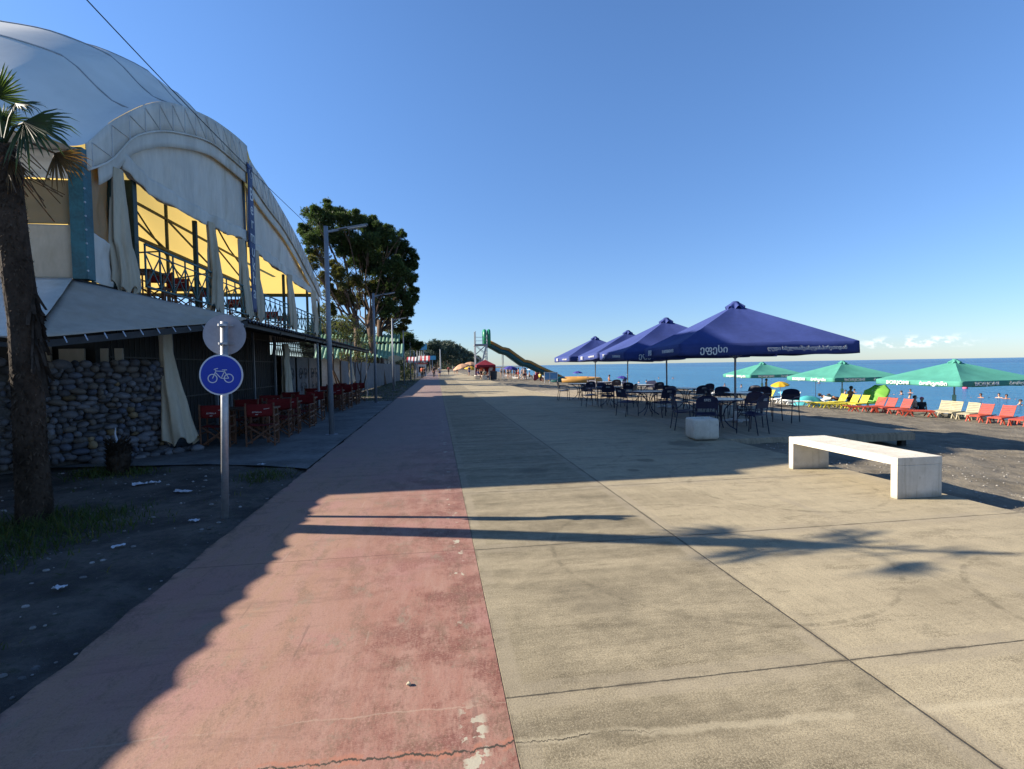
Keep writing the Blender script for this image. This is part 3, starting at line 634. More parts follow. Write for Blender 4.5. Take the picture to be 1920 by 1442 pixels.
# balcony railing, one mesh per bay between posts
def railing(Y0, Y1):
    q = MB(); x = -6.1
    q.bar((x, Y0, 4.32), (x, Y1, 4.32), .05, .035); q.bar((x, Y0, 4.16), (x, Y1, 4.16), .03, .025); q.bar((x, Y0, 3.42), (x, Y1, 3.42), .05, .035)
    n = max(1, round((Y1-Y0)/.64))
    for i in range(n+1):
        y = Y0+(Y1-Y0)*i/n; q.bar((x, y, 3.42), (x, y, 4.32), .03)
        if i < n:
            y2 = Y0+(Y1-Y0)*(i+1)/n; q.bar((x+.004, y, 3.45), (x+.004, y2, 4.14), .022); q.bar((x-.004, y2, 3.45), (x-.004, y, 4.14), .022)
    q.build('balcony_railing', M['teal'], rest)
for a, c in ((12.05, 15.0), (15.05, 18.3), (18.55, 22.8), (22.95, 26.8), (26.95, 28.9)): railing(a, c)
q = MB()
for i in range(11): q.bar((-17.5, 11+i*1.75, 3.3), (-17.5, 11+i*1.75, 4.3), .04)
q.bar((-17.5, 10.5, 4.3), (-17.5, 28.9, 4.3), .06); 
for i in range(10): q.bar((-6.4-i*1.2, 28.95, 3.3), (-6.4-i*1.2, 28.95, 4.3), .04)
q.bar((-6.4, 28.95, 4.3), (-17.5, 28.95, 4.3), .06); q.build('rear_railing', M['dgreen'], rest)
# steel frame seen inside against the yellow lining
q = MB()
for xx in (-9.2, -12.3, -15.4):
    Ys = [10.4+18.4*i/30 for i in range(31)]; q.tube([(xx, y, domez(XF-xx, y)-.18) for y in Ys], .035, 6)
for y in (12.2, 15.6, 19.6, 23.6, 27.2):
    for xx in (-9.2,): q.bar((xx, y, 3.25), (xx, y, domez(3, y)-.2), .08)
q.bar((-9.2, 10.6, 5.8), (-9.2, 28.8, 5.8), .09); q.bar((-9.2, 11.2, 6.9), (-9.2, 28, 6.9), .07)
for y0, y1 in ((12.2, 15.6), (15.6, 19.6), (19.6, 23.6), (23.6, 27.2)):
    q.bar((-9.2, y0, 4.8), (-9.2, y1, 5.8), .05); q.bar((-9.2, y0, 6.9), (-9.2, y1, 5.8), .05)
q.bar((-6.3, 28.95, 5.55), (-18.4, 28.95, 5.55), .16); q.bar((-6.4, 10.3, 5.5), (-18.4, 10.3, 5.5), .12)
for xx in (-9.2, -12.3, -15.4, -18.4): q.bar((xx, 28.95, 3.2), (xx, 28.95, 5.6), .09); q.bar((xx, 10.3, 3.2), (xx, 10.3, 5.6), .09)
q.build('roof_frame', M['dgreen'], rest)
# ground floor: dark front with grilles, grey sheet panels with scrollwork
q = MB(); q.box((-6.55, 16.2, 1.5), (.1, 10.6, 3.0)); q.box((-6.55, 25.3, 1.1), (.1, 7.4, 2.2)); q.box((-9, 10.9, 1.5), (4.9, .1, 3.0)); q.build('ground_floor_wall', M['black'], rest)
q = MB()
for i in range(54):
    y = 11.2+i*.2
    if 15.9 < y < 16.9: continue
    q.bar((-6.35, y, .1), (-6.35, y, 2.7), .016)
for z in (.1, .95, 1.9, 2.7): q.bar((-6.34, 11.1, z), (-6.34, 22, z), .03)
q.build('window_grille', M['dark'], rest)
for y in (13.4, 15.9, 16.9, 19.0, 21.4):
    q = MB(); q.box((-6.3, y, 1.45), (.07, .07, 2.9)); q.build('door_post', M['lamp'], rest)
for i, y in enumerate((22.9, 25.2, 27.4)):
    q = MB(); q.grid(lambda u, v: (-6.2+.012*math.sin(u*60), y-1.0+2.0*u, .1+2.05*v), 60, 2); p = q.build('sheet_panel', M['sheetgrey'], rest, solid=.01)
    t = MB()
    for s in (-1, 1):
        t.tube([(-6.17, y+s*(.45-.34*(1-k/26)*math.cos(k*.42)), 1.35+.34*(1-k/26)*math.sin(k*.42)) for k in range(26)], .014, 5)
        t.tube([(-6.17, y+s*(.3-.24*(1-k/22)*math.cos(k*.45+1)), .75+.24*(1-k/22)*math.sin(k*.45+1)) for k in range(22)], .012, 5)
    t.build('scrollwork', M['iron'], p)
q = MB()
for i in range(24):
    y = 21.8+i*.3; q.bar((-6.5, y, 2.2), (-6.5, y+.3, 3.0), .03); q.bar((-6.5, y+.3, 2.2), (-6.5, y, 3.0), .03)
q.bar((-6.5, 21.6, 2.6), (-6.5, 29, 2.6), .04); q.build('lattice', M['dark'], rest)
# corrugated awning roof along the front
q = MB(); n = 19*14
q.grid(lambda u, v: (-6.15+2.55*v, 10.6+19.3*u, 3.06-.5*v+.028*math.sin(u*2*PI*96)), 96*6, 3); q.build('corrugated_canopy', M['corr'], rest, solid=.01)
q = MB()
for x, z in ((-3.75, 2.50), (-4.9, 2.72)): q.bar((x, 10.6, z), (x, 29.8, z), .06, .08)
for i in range(9): q.bar((-6.2, 10.8+i*2.35, 2.93), (-3.7, 10.8+i*2.35, 2.46), .05, .07)
q.build('canopy_frame', M['dark'], rest)
for Y in (17.6, 24.2, 29.6): post(Y, 0, 2.5, M['lamp'], .06, -3.85, 'canopy_post')

# sign on the post
bn = thing('banner_sign', 'tall narrow blue banner with white vertical letters on the restaurant post', 'sign', (-6.08, 18.42, 0))
q = MB(); q.grid(lambda u, v: (-6.03+.015*math.sin(v*9+u*3), 18.2+.5*u, 3.55+4.9*v), 4, 30); q.build('banner_cloth', M['banner'], bn, True, solid=.02)
for i, ch in enumerate('Bermukha'):
    text(ch, .60, M['letters'], bn, frame((.075, .04, 7.45-6.08*0-i*.465-.0), (0, 1, 0), (0, 0, 1)), 'letter')
q = MB(); q.ring((-6.005, 18.45, 8.15), (1, 0, 0), .14, .03, 20, .01); q.bar((-6.005, 18.35, 8.0), (-6.005, 18.55, 8.28), .03, .02); q.build('emblem', M['galv'], bn)

# gathered curtains
def curtain(name, label, path, folds=7, amp=.32, m=M['curtain'], group='curtains gathered at the restaurant posts', seed=0, n=34):
    base = Vector(path[-1][0]); q = MB(); seg = 56
    def P(u, t):
        i = min(len(path)-2, int(t*(len(path)-1))); f = t*(len(path)-1)-i; f = f*f*(3-2*f)
        c = Vector(path[i][0])*(1-f)+Vector(path[i+1][0])*f; rx = path[i][1]*(1-f)+path[i+1][1]*f; ry = path[i][2]*(1-f)+path[i+1][2]*f
        a = 2*PI*u; k = 1+amp*(math.sin(folds*a+seed+1.2*math.sin(t*3+seed))+.5*math.sin((folds+4)*a+2*t+seed))*(.35+.65*t)
        zz = c.z+(.10*mn.noise((u*4, seed, 2))+.07*math.sin(folds*a))*(t**6)*1.2
        return (c.x+rx*k*math.cos(a)+.03*mn.noise((t*4, seed, 1)), c.y+ry*k*math.sin(a)+.04*mn.noise((t*3, seed, 6)), zz)
    q.grid(P, seg, n)
    o = q.build(name, m, None, True, solid=.006); return tag(o, label, 'curtain', group)
def cpath(px, X=None, Y=None, ws=None):
    out = []
    for (x, y), w in zip(px, ws):
        p = atX(x, y, X) if X else atY(x, y, Y); out.append((p, .09, w))
    return out
CU = 'upstairs curtain '
curtain('curtain', 'thick bundle of pale curtains beside the teal corner post, upper floor', cpath([(218, 318), (222, 380), (228, 460), (238, 542)], X=-6.12, ws=[.14, .20, .26, .34]), 6, .3, seed=1)
curtain('curtain', 'curtain gathered left of the big yellow opening, tied to the second balcony post', cpath([(394, 418), (400, 470), (404, 520), (404, 580)], X=-6.12, ws=[.16, .22, .32, .36]), 6, .28, seed=3)
curtain('curtain', 'curtain bundled directly left of the blue banner', cpath([(452, 450), (456, 500), (461, 540), (468, 594)], X=-6.12, ws=[.18, .26, .34, .32]), 5, .3, seed=5)
curtain('curtain', 'narrow curtain hanging directly right of the blue banner', cpath([(478, 470), (482, 520), (486, 560), (486, 600)], X=-6.12, ws=[.14, .24, .36, .34]), 5, .3, seed=7)
curtain('curtain', 'curtain gathered between the banner and the far end of the balcony', cpath([(543, 516), (545, 550), (548, 585), (549, 615)], X=-6.12, ws=[.26, .34, .48, .42]), 5, .3, seed=9)
curtain('curtain', 'curtain at the far end post of the upper balcony', cpath([(588, 546), (589, 575), (592, 600), (592, 628)], X=-6.12, ws=[.34, .36, .42, .44]), 5, .25, seed=11)
curtain('curtain', 'long dirty curtain tied back at the end of the cobble wall', [((-5.35, 11.15, 2.45), .10, .13), ((-5.3, 11.1, 2.0), .09, .16), ((-5.2, 11.1, 1.1), .16, .28), ((-5.05, 11.05, .22), .22, .40)], 5, .22, seed=13)
curtain('curtain', 'tied curtain hanging behind the first red chairs under the canopy', cpath([(535, 645), (537, 675), (538, 705), (541, 748)], X=-4.9, ws=[.15, .20, .32, .42]), 5, .25, seed=15)
curtain('curtain', 'farthest tied curtain under the canopy, beyond the first lamp post', cpath([(655, 668), (657, 682), (659, 698), (661, 717)], X=-4.6, ws=[.10, .25, .5, .75]), 6, .25, seed=17)

# shade sails over the terrace, laced scalloped edge casts the saw-tooth shadow
def sail(name, label, P, teeth=0, sag=.25, m=M['sail']):
    a, c, d, e = [Vector(p) for p in P]; q = MB()     # a-c top edge, e-d lower edge
    def fn(u, v):
        p = (a*(1-u)+c*u)*(1-v)+(e*(1-u)+d*u)*v; p.z -= sag*16*u*(1-u)*v*(1-v)/4
        p.z += .02*mn.noise((u*5, v*5, 2))
        if teeth and v > .9: p.x -= (v-.9)*10*(.075+.085*mn.noise((u*teeth*.7, 1, 1)))*abs(math.sin(PI*(u*teeth+.12*math.sin(u*40))))**.75
        return p
    q.grid(fn, max(24, teeth*8), 16); return tag(q.build(name, m, None, True, solid=.006), label, 'awning')
Cc = Vector((-5.5, 7.92, 2.07))
sail('shade_sail', 'grey-beige shade sail sloping from the balcony down to the canopy corner', [(-6.34, 10.1, 3.24), (-3.62, 10.62, 2.60), (-3.66, 10.5, 2.55), Cc+Vector((-.05, .15, .03))], 0, .22)
sail('shade_sail', 'white shade sail behind the tall palm, rising to the side wall', [(-12.5, 10.08, 3.3), (-6.28, 10.08, 3.26), Cc+Vector((0, 0, .004)), (-12.5, 7.9, 2.55)], 0, .1, M['awn'])
sail('shade_sail', 'flat white shade sail over the terrace at the left edge, with a scalloped hem', [(-12.5, 7.88, 2.5), (-12.5, .2, 2.5), (-5.31, .2, 2.08), Cc+Vector((.05, -.02, .02))], 22, .0, M['awn'])
tr = thing('shade_structure', 'dark steel structure carrying the lower edges of the shade sails', 'structure', (-5.6, 8, 0))
q = MB(); q.bar((-3.62, 10.62, 2.5), Cc+Vector((-.1, .1, -.08)), .06, .1); q.bar(Cc+Vector((-.16, .1, -.08)), (-5.50, .2, 2.0), .06, .06); q.build('edge_beam', M['dark'], tr)
for x, y in ((-5.62, 8.0), (-5.52, 2.7)):
    q = MB(); q.box((x, y, .97), (.09, .09, 1.94)); q.build('support_post', M['dark'], tr)
rd = (Cc-Vector((-3.62, 10.62, 2.57)))
for i in range(13):
    q = MB(); p = Vector((-3.62, 10.62, 2.57))+rd*(i+.5)/13; q.bar(p+Vector((-.03, .06, 0)), p+Vector((.06, -.03, -.09)), .012); q.build('lacing_cord', M['litter'], tr)
# boards and dark room behind the wall
bd = thing('terrace_back_wall', 'dark timber wall with pale boards behind the cobble wall', 'wall', (-8, 10.8, 0))
q = MB(); q.box((-8.2, 10.82, 1.6), (3.6, .06, 3.1)); q.build('backing', M['black'], bd)
for i, (x, w, z) in enumerate(((-7.35, .5, 2.0), (-6.75, .42, 1.95), (-6.2, .12, 1.95), (-5.95, .13, 1.95))):
    q = MB(); q.box((x, 10.72, z-.35), (w, .05, .9)); q.build('board', M['sail'], bd)

# ================================================================= cobble wall
def cobble_wall():
    q = MB(); rr = random.Random(11); A = Vector((-5.3, 10.95, 0)); B = Vector((-7.2, 8.88, 0)); Dn = (B-A).normalized(); N = Vector((Dn.y, -Dn.x, 0))*1
    if N.y > 0: N = -N
    Lw = 7.2; root = thing('cobble_wall', 'dry cobble wall of rounded grey river stones behind the palm', 'wall', A)
    b2 = MB(); c0 = A+Dn*Lw/2-N*.22; ang = math.atan2(Dn.y, Dn.x); b2.box((c0.x, c0.y, .86), (Lw, .34, 1.74), ang); b2.build('mortar_core', M['mortar'], root)
    z = .06; row = 0
    while z < 1.78:
        t = rr.uniform(-.1, .1); hh = rr.uniform(.095, .14)
        while t < Lw:
            w = rr.choice((rr.uniform(.08, .13), rr.uniform(.11, .2), rr.uniform(.15, .27))); tone = rr.uniform(.40, .95)
            warm = rr.random(); cr = (1, 1, 1.06)
            if warm < .02: cr = (1.7, 1.25, .7)
            elif warm < .15: cr = (1.15, 1.0, .85)
            elif warm < .28: cr = (.85, .95, 1.2)
            q.cur = tuple(tone*k for k in cr)
            depth = .05 if not (2.15 < t < 2.4) else -.06
            p = A+Dn*(t+w/2)+N*(depth-.075+rr.uniform(-.02, .025)); slope = .16*max(0, .5-z)
            M3 = Matrix.Rotation(ang, 3, 'Z') @ Matrix.Rotation(rr.uniform(-.3, .3), 3, 'Y')
            q.ball((p.x+N.x*slope, p.y+N.y*slope, z+hh/2+rr.uniform(-.03, .03)), .5, 12, 8, (w*1.05, .22, hh*rr.uniform(.9, 1.25)), M3, .35)
            t += w*.93
        z += hh*.82; row += 1
    for i in range(34):      # stones spilling at the foot of the end
        p = A+Dn*rr.uniform(-.55, 1.2)+N*rr.uniform(-.1, .35); s = rr.uniform(.05, .11); tone = rr.uniform(.5, 1.1); q.cur = (tone, tone, tone*1.03)
        q.ball((p.x, p.y, s*.4), s, 10, 7, (1.5, 1.1, .7), Matrix.Rotation(rr.uniform(0, 3), 3, 'Z'), .3)
    q.build('cobbles', M['stone'], root, True)
cobble_wall()
# ================================================================= bicycle sign
sg = thing('bicycle_sign', 'round blue bicycle sign on a galvanised post at the lane edge', 'road sign', (-2.33, 5.97, 0))
q = MB(); q.tube([(-2.33, 5.97, -.05), (-2.27, 5.985, 2.13)], .038, 16); q.build('post', M['galv'], sg, True)
cb_ = atY(415, 703, 5.93); ct_ = atY(421, 628, 6.06)
q = MB(); q.disc(cb_, (0, -1, 0), .222, 48, .004); d = q.build('sign_disc', M['white_sign'], sg)
q = MB(); q.disc(cb_+Vector((0, -.004, 0)), (0, -1, 0), .205, 48, .004); q.build('blue_field', M['blue_sign'], d)
q = MB(); s = .222/36*1.0; yy = cb_.y-.008
def bp(px, py): return Vector((cb_.x+(px-415)*s, yy, cb_.z+(703-py)*s))
for cx in (401, 427.5): q.ring(bp(cx, 709), (0, 1, 0), 7.3*s, 1.5*s, 28)
for a, c in (((401, 709), (407, 696)), ((407, 696), (421, 697)), ((421, 697), (427.5, 709)), ((427.5, 709), (415, 709)), ((415, 709), (406.5, 699)), ((415, 709), (421, 697)), ((422, 694.5), (420, 698)), ((417, 694.3), (425, 694.3)), ((407, 696), (405.5, 692.5)), ((405.5, 692.5), (410.5, 691.5)), ((405.5, 692.5), (403.8, 694))):
    q.bar(bp(*a)+Vector((0, -.001, 0)), bp(*c)+Vector((0, -.001, 0)), .003, 1.25*s)
q.build('bicycle_symbol', M['white_sign'], d)
q = MB(); q.disc(ct_, (0, -1, 0), .222, 48, .004); bk = q.build('sign_disc', M['sign_back'], sg)
for dz in (.10, -.10):
    q = MB()
    q.bar(ct_+Vector((-.06, -.02, dz)), ct_+Vector((.10, -.02, dz)), .012, .016); q.tube([ct_+Vector((.02, -.10, dz-.012)), ct_+Vector((.02, -.10, dz+.012))], .048, 14); q.build('clamp', M['galv'], bk)

# ================================================================= bench, planter
bx0, bx1, by0, by1, bh = 5.18, 5.77, 5.10, 6.92, .475
bn2 = thing('concrete_bench', 'white concrete slab bench at the edge of the sand', 'bench', (5.475, 6, 0))
q = MB(); q.box(((bx0+bx1)/2, (by0+by1)/2, bh-.045), (bx1-bx0, by1-by0, .09)); q.build('seat', M['bench'], bn2, bevel=.006)
for y in (by0+.045, by1-.045):
    q = MB(); q.box(((bx0+bx1)/2, y, (bh-.09)/2), (bx1-bx0, .09, bh-.09)); q.build('leg', M['bench'], bn2, bevel=.006)
pl = thing('concrete_planter', 'square white concrete planter with rounded corners and a dark hollow', 'planter', (5.48, 10.0, 0), math.radians(-8))
def rsq(h, r, z, n=6):
    out = []
    for k, (sx, sy) in enumerate(((1, 1), (-1, 1), (-1, -1), (1, -1))):
        for i in range(n+1):
            a = PI/2*(k+i/n); out.append(Vector(((h-r)*sx+r*math.cos(a), (h-r)*sy+r*math.sin(a), z)))
    return out
def loft(q, rings, cap=True):
    n = len(rings[0]); vs = [p for r in rings for p in r]
    q.add(vs, [(i*n+k, i*n+(k+1) % n, (i+1)*n+(k+1) % n, (i+1)*n+k) for i in range(len(rings)-1) for k in range(n)]+([tuple(range((len(rings)-1)*n, len(rings)*n))] if cap else []))
q = MB(); loft(q, [rsq(.235, .04, .02), rsq(.265, .05, .06), rsq(.265, .05, .40), rsq(.25, .05, .44), rsq(.19, .05, .445), rsq(.17, .05, .43), rsq(.16, .05, .30)]); q.build('tub', M['bench'], pl, True, local=True)
q = MB(); q.grid(lambda u, v: (-.158+.316*u, -.158+.316*v, .33+.03*mn.noise((u*5, v*5, 1))), 12, 12); q.build('soil_fill', M['soil'], pl, True, local=True)

# ================================================================= terrace deck
dk = thing('terrace_deck', 'low wooden terrace deck under the blue parasols', 'deck', (8, 20, 0))
q = MB(); rr = random.Random(2)
y = 9.8
while y < 31.5:
    q.box((8.14, y+.095, -.022), (4.42-.0, .178, .05)); y += .19
q.build('deck_boards', M['deckc'], dk)
q = MB(); q.box((8.14, 9.79, -.10), (4.42, .04, .14)); q.box((10.37, 20.6, -.10), (.04, 21.6, .14)); q.box((8.14, 20.6, -.09), (4.3, 21.4, .06)); q.build('fascia_board', M['deckc'], dk)
for x in (6.4, 8.2, 10.2):
    for y in (9.95, 12.5, 15):
        q = MB(); q.box((x, y, -.4), (.12, .12, .6)); q.build('bearer', M['black'], dk)

# ================================================================= parasols
def parasol(name, label, group, loc, rz, half, zedge, zpeak, val, cm, lm, side_txt, poler=.028, baseh=.12, cap=True, polem=None, sleeve=False):
    t = thing(name, label, 'parasol', loc, rz, group)
    q = MB(); q.tube([(0, 0, 0), (0, 0, zpeak-.05)], poler, 12); q.build('pole', polem or M['galv'], t, True, local=True)
    if sleeve:
        q = MB(); q.tube([(0, 0, -.1), (0, 0, .95)], .075, 14); q.build('pole_sleeve', M['whitepl'], t, True, local=True)
    else:
        q = MB(); q.box((0, 0, .04), (.7, .12, .05)); q.box((0, 0, .035), (.12, .7, .04)); q.tube([(0, 0, .05), (0, 0, .35)], poler+.012, 12); q.build('parasol_base', M['galv'], t, local=True)
    dirs = [(0, -1), (1, 0), (0, 1), (-1, 0)]; q = MB()
    for dx, dy in dirs:
        def fn(u, v, dx=dx, dy=dy):
            r = half*(.06+.94*v); s = (2*u-1)*r; z = zpeak+(zedge-zpeak)*v
            z -= .10*(1-(2*u-1)**2)*math.sin(PI*min(1, v))*.9
            sh = .022*mn.noise((u*5+dx, v*5+dy, 3))+.012*mn.noise((u*16+dx, v*6+dy, 7))*v; e = half*.02*(1-(2*u-1)**2)*v
            return (dx*(r-e)-dy*s, dy*(r-e)+dx*s, z+sh*(1-abs(2*u-1)))
        q.grid(fn, 20, 16)
    cn = q.build('canopy', cm, t, True, local=True)
    q = MB()
    for dx, dy in dirs:
        def fv(u, v, dx=dx, dy=dy):
            s = (2*u-1)*half; e = half*.02*(1-(2*u-1)**2); w = .02*math.sin(u*17+dx)*v
            return (dx*(half-e+w+.004)-dy*s, dy*(half-e+w+.004)+dx*s, zedge-val*v-.012*math.sin(u*11+dy)*v)
        q.grid(fv, 30, 3)
    vl = q.build('valance', cm, t, True, solid=.003, local=True)
    for k, items in side_txt.items():
        dx, dy = dirs[k]
        for body, pos, size, wid in items:
            o = (dx*(half+.035)-dy*pos*half, dy*(half+.035)+dx*pos*half, zedge-val*.53)
            text(body, size, lm, vl, frame(o, (-dy, dx, 0), (0, 0, 1)), width=wid, bold=.004 if size > .15 else .0005)
    q = MB()
    for sx, sy in ((1, 1), (-1, 1), (1, -1), (-1, -1)): q.bar((0, 0, zpeak-.14), (sx*half*.98, sy*half*.98, zedge-.045), .03)
    for sx, sy in ((1, 1), (-1, 1), (1, -1), (-1, -1)): q.bar((0, 0, zedge-.35), (sx*half*.5, sy*half*.5, (zpeak+zedge)/2-.10), .022)
    q.build('ribs', M['galv'], t, local=True)
    if cap:
        q = MB(); R.seed(5)
        q.grid(lambda u, v: ((half*.05+half*.07*v*(1+.12*math.sin(u*2*PI*7)))*math.cos(2*PI*u), (half*.05+half*.07*v*(1+.12*math.sin(u*2*PI*7)))*math.sin(2*PI*u), zpeak+.12-.15*v+.05*math.sin(u*2*PI*7)*v), 56, 5)
        q.ball((0, 0, zpeak+.11), half*.055, 12, 6, (1, 1, .5)); q.build('vent_cap', cm, t, True, local=True)
    return t
NAVYT = {0: [('ეფესი', -.62, .21, .62), ('ლუდი ხმელთაშუაზღვისპირეთიდან', .42, .115, 1.75)],
         3: [('EFES', -.52, .20, .42), ('THE MEDITERRANEAN BEER', .50, .11, 1.15)],
         1: [('ეფესი', -.62, .21, .62), ('ლუდი ხმელთაშუაზღვისპირეთიდან', .42, .115, 1.75)],
         2: [('EFES', -.52, .20, .42), ('THE MEDITERRANEAN BEER', .50, .11, 1.15)]}
GU = 'navy parasols in a row along the terrace deck'
p1_ = parasol('navy_parasol', 'navy parasol nearest the planter, biggest of the row, with white Georgian lettering', GU, (7.92, 12.7, 0), math.radians(-11.4), 2.0, 2.04, 3.06, .28, M['navy'], M['letters'], NAVYT)
pu = dup(p1_, (8.15, 17.3, 0), math.radians(-7), 'navy parasol second in the row, tucked behind the nearest one', GU); pu.rotation_euler = (.018, -.012, math.radians(-7))
pu = dup(p1_, (9.1, 23.6, 0), math.radians(-4), 'navy parasol third in the row from the planter', GU); pu.rotation_euler = (-.02, .02, math.radians(-4))
dup(p1_, (9.1, 28.6, 0), math.radians(-2), 'navy parasol at the far end of the row, closest to the water slide', GU)
GRT = {3: [('BORJOMI', -.42, .21, 1.15), ('ბორჯომი', .42, .21, 1.25)], 0: [('BORJOMI', -.42, .21, 1.15), ('ბორჯომი', .42, .21, 1.25)]}
GG = 'green parasols on the beach'
def hz(px, py, dist_z): return g(px, py, dist_z)
gp = parasol('green_parasol', 'green parasol at the right edge of the picture with red loungers beneath', GG, (23.2, 20.0, -1.0), math.radians(0), 2.05, 1.66, 2.42, .24, M['greenp'], M['letters'], GRT, .035, sleeve=True)
dup(gp, (23.3, 26.6, -1.0), math.radians(-4), 'middle one of the three big green parasols, the lime umbrella to its right', GG)
dup(gp, (24.4, 35.6, -1.0), math.radians(-5), 'green parasol farthest along the beach, seen beside the pole of the nearest navy parasol', GG)

# ================================================================= terrace chairs and tables
def terrace_chair():
    t = thing('terrace_chair', '', 'chair'); fm = M['navyframe']
    q = MB(); q.grid(lambda u, v: (-.22+.44*u, -.21+.42*v, .445+.02*math.cos(v*3)-.008*math.sin(u*PI)), 10, 8); q.build('seat', fm, t, True, solid=.014, local=True)
    q = MB(); pts = []
    for i in range(17):
        a = PI*i/16; pts.append(Vector((.225*math.cos(a)*(1 if True else 0), 0, .72+.145*math.sin(a)**.6)))
    rg = [Vector((.225, 0, .575))]+pts+[Vector((-.225, 0, .575))]
    vs = []; 
    for p in rg: vs.append(Vector((p.x, .20+(p.z-.45)*.18+.035*(1-(p.x/.225)**2), p.z)))
    q.prism(vs, (0, .016, 0)); bk = q.build('backrest', fm, t, local=True)
    text('EFES', .075, M['letters'], bk, frame((0, .3075, .765), (-1, 0, 0), (0, .18, 1)), ext=.001)
    for s in (-1, 1):
        q = MB(); q.tube([(s*.24, -.22, 0), (s*.245, -.20, .44), (s*.25, -.19, .62), (s*.25, -.15, .655), (s*.25, .0, .665), (s*.24, .235, .66)], .011, 8); q.build('armrest', fm, t, True, local=True)
        q = MB(); q.tube([(s*.22, .27, 0), (s*.225, .20, .44), (s*.225, .225, .6), (s*.225, .26, .74)], .011, 8); q.build('leg', fm, t, True, local=True)
    q = MB(); q.bar((-.235, -.205, .42), (.235, -.205, .42), .018); q.bar((-.22, .205, .42), (.22, .205, .42), .018); q.bar((-.24, -.21, .42), (-.225, .2, .42), .016); q.bar((.24, -.21, .42), (.225, .2, .42), .016); q.build('seat_frame', fm, t, local=True)
    return t
def terrace_table():
    t = thing('terrace_table', '', 'table'); fm = M['navyframe']
    q = MB(); q.tube([(0, 0, .715), (0, 0, .735)], .50, 48); q.build('tabletop', M['greytop'], t, local=True)
    q = MB(); q.ring((0, 0, .718), (0, .0001, 1), .502, .016, 48, .035); q.build('rim', fm, t, local=True)
    for k in range(4):
        a = PI/4+k*PI/2; c, s = math.cos(a), math.sin(a)
        q = MB(); q.tube([(c*r, s*r, z) for r, z in ((.34, .01), (.33, .03), (.20, .10), (.09, .22), (.06, .36), (.09, .50), (.20, .63), (.36, .70), (.42, .712))], .014, 6); q.build('leg', fm, t, True, local=True)
    q = MB(); q.ring((0, 0, .34), (0, .0001, 1), .085, .02, 24, .02); q.build('ring', fm, t, local=True)
    return t
tch = terrace_chair(); ttb = terrace_table(); used = [False, False]
def tchair(x, y, rz, label):
    if not used[0]:
        used[0] = True; tch.location = (x, y, .004); tch.rotation_euler = (0, 0, math.radians(rz)); tch['label'] = label; tch['group'] = 'navy metal chairs on the terrace'
    else: dup(tch, (x, y, .004), math.radians(rz), label, 'navy metal chairs on the terrace')
def ttable(x, y, rz, label):
    if not used[1]:
        used[1] = True; ttb.location = (x, y, .004); ttb.rotation_euler = (0, 0, math.radians(rz)); ttb['label'] = label; ttb['group'] = 'round tables on the terrace'
    else: dup(ttb, (x, y, .004), math.radians(rz), label, 'round tables on the terrace')
# rz = 0 faces the camera side (-Y); the backrest is on +Y
TT = [(6.62, 11.2, 'nearest table, directly behind the planter'), (6.5, 15.1, 'promenade-side table under the second navy parasol'), (6.48, 18.7, 'promenade-side table third from the planter'), (6.42, 22.6, 'farthest promenade-side table of the terrace'),
      (8.55, 13.3, 'seaward table beside the nearest parasol pole'), (8.45, 16.5, 'seaward table second from the planter'), (8.3, 20.0, 'seaward table third from the planter'), (8.3, 24.2, 'farthest seaward table of the terrace')]
CH = [[(-.62, -.42, 155, 'left near side'), (.30, -.75, 200, 'near side'), (-.75, .35, 70, 'left far side'), (.85, .25, -80, 'seaward side')],
      [(.15, -.72, 185, 'near side'), (-.72, -.1, 100, 'left side'), (.68, .28, -60, 'seaward side')],
      [(-.3, -.7, 165, 'near side'), (.55, -.55, 220, 'near seaward side'), (-.72, .1, 95, 'left side'), (.1, .74, 5, 'far side')],
      [(-.75, -.1, 95, 'left side'), (.2, -.72, 190, 'near side'), (.6, .45, -40, 'far seaward side')],
      [(-.72, .15, 80, 'left side'), (.78, .45, -70, 'far seaward side'), (-.1, .76, 0, 'far side')],
      [(-.62, -.35, 120, 'left side'), (.1, -.74, 185, 'near side'), (.72, .1, -85, 'seaward side')],
      [(-.6, -.4, 130, 'left side'), (.3, -.7, 200, 'near side'), (.6, .5, -45, 'far seaward side')],
      [(-.7, 0, 90, 'left side'), (.1, -.72, 180, 'near side'), (.7, .2, -80, 'seaward side')]]
for (x, y, nm), cs in zip(TT, CH):
    ttable(x, y, (x*37) % 40, 'round pale-topped %s' % nm)
    for dx, dy, rz, side in cs: tchair(x+dx, y+dy, rz+R.uniform(-12, 12), 'navy chair at the %s of the %s' % (side, nm.split(',')[0]))
tchair(9.05, 12.2, -62, 'lone navy chair standing at the right end of the deck')
tchair(9.55, 14.6, -75, 'navy chair at the seaward deck edge behind the lone chair')

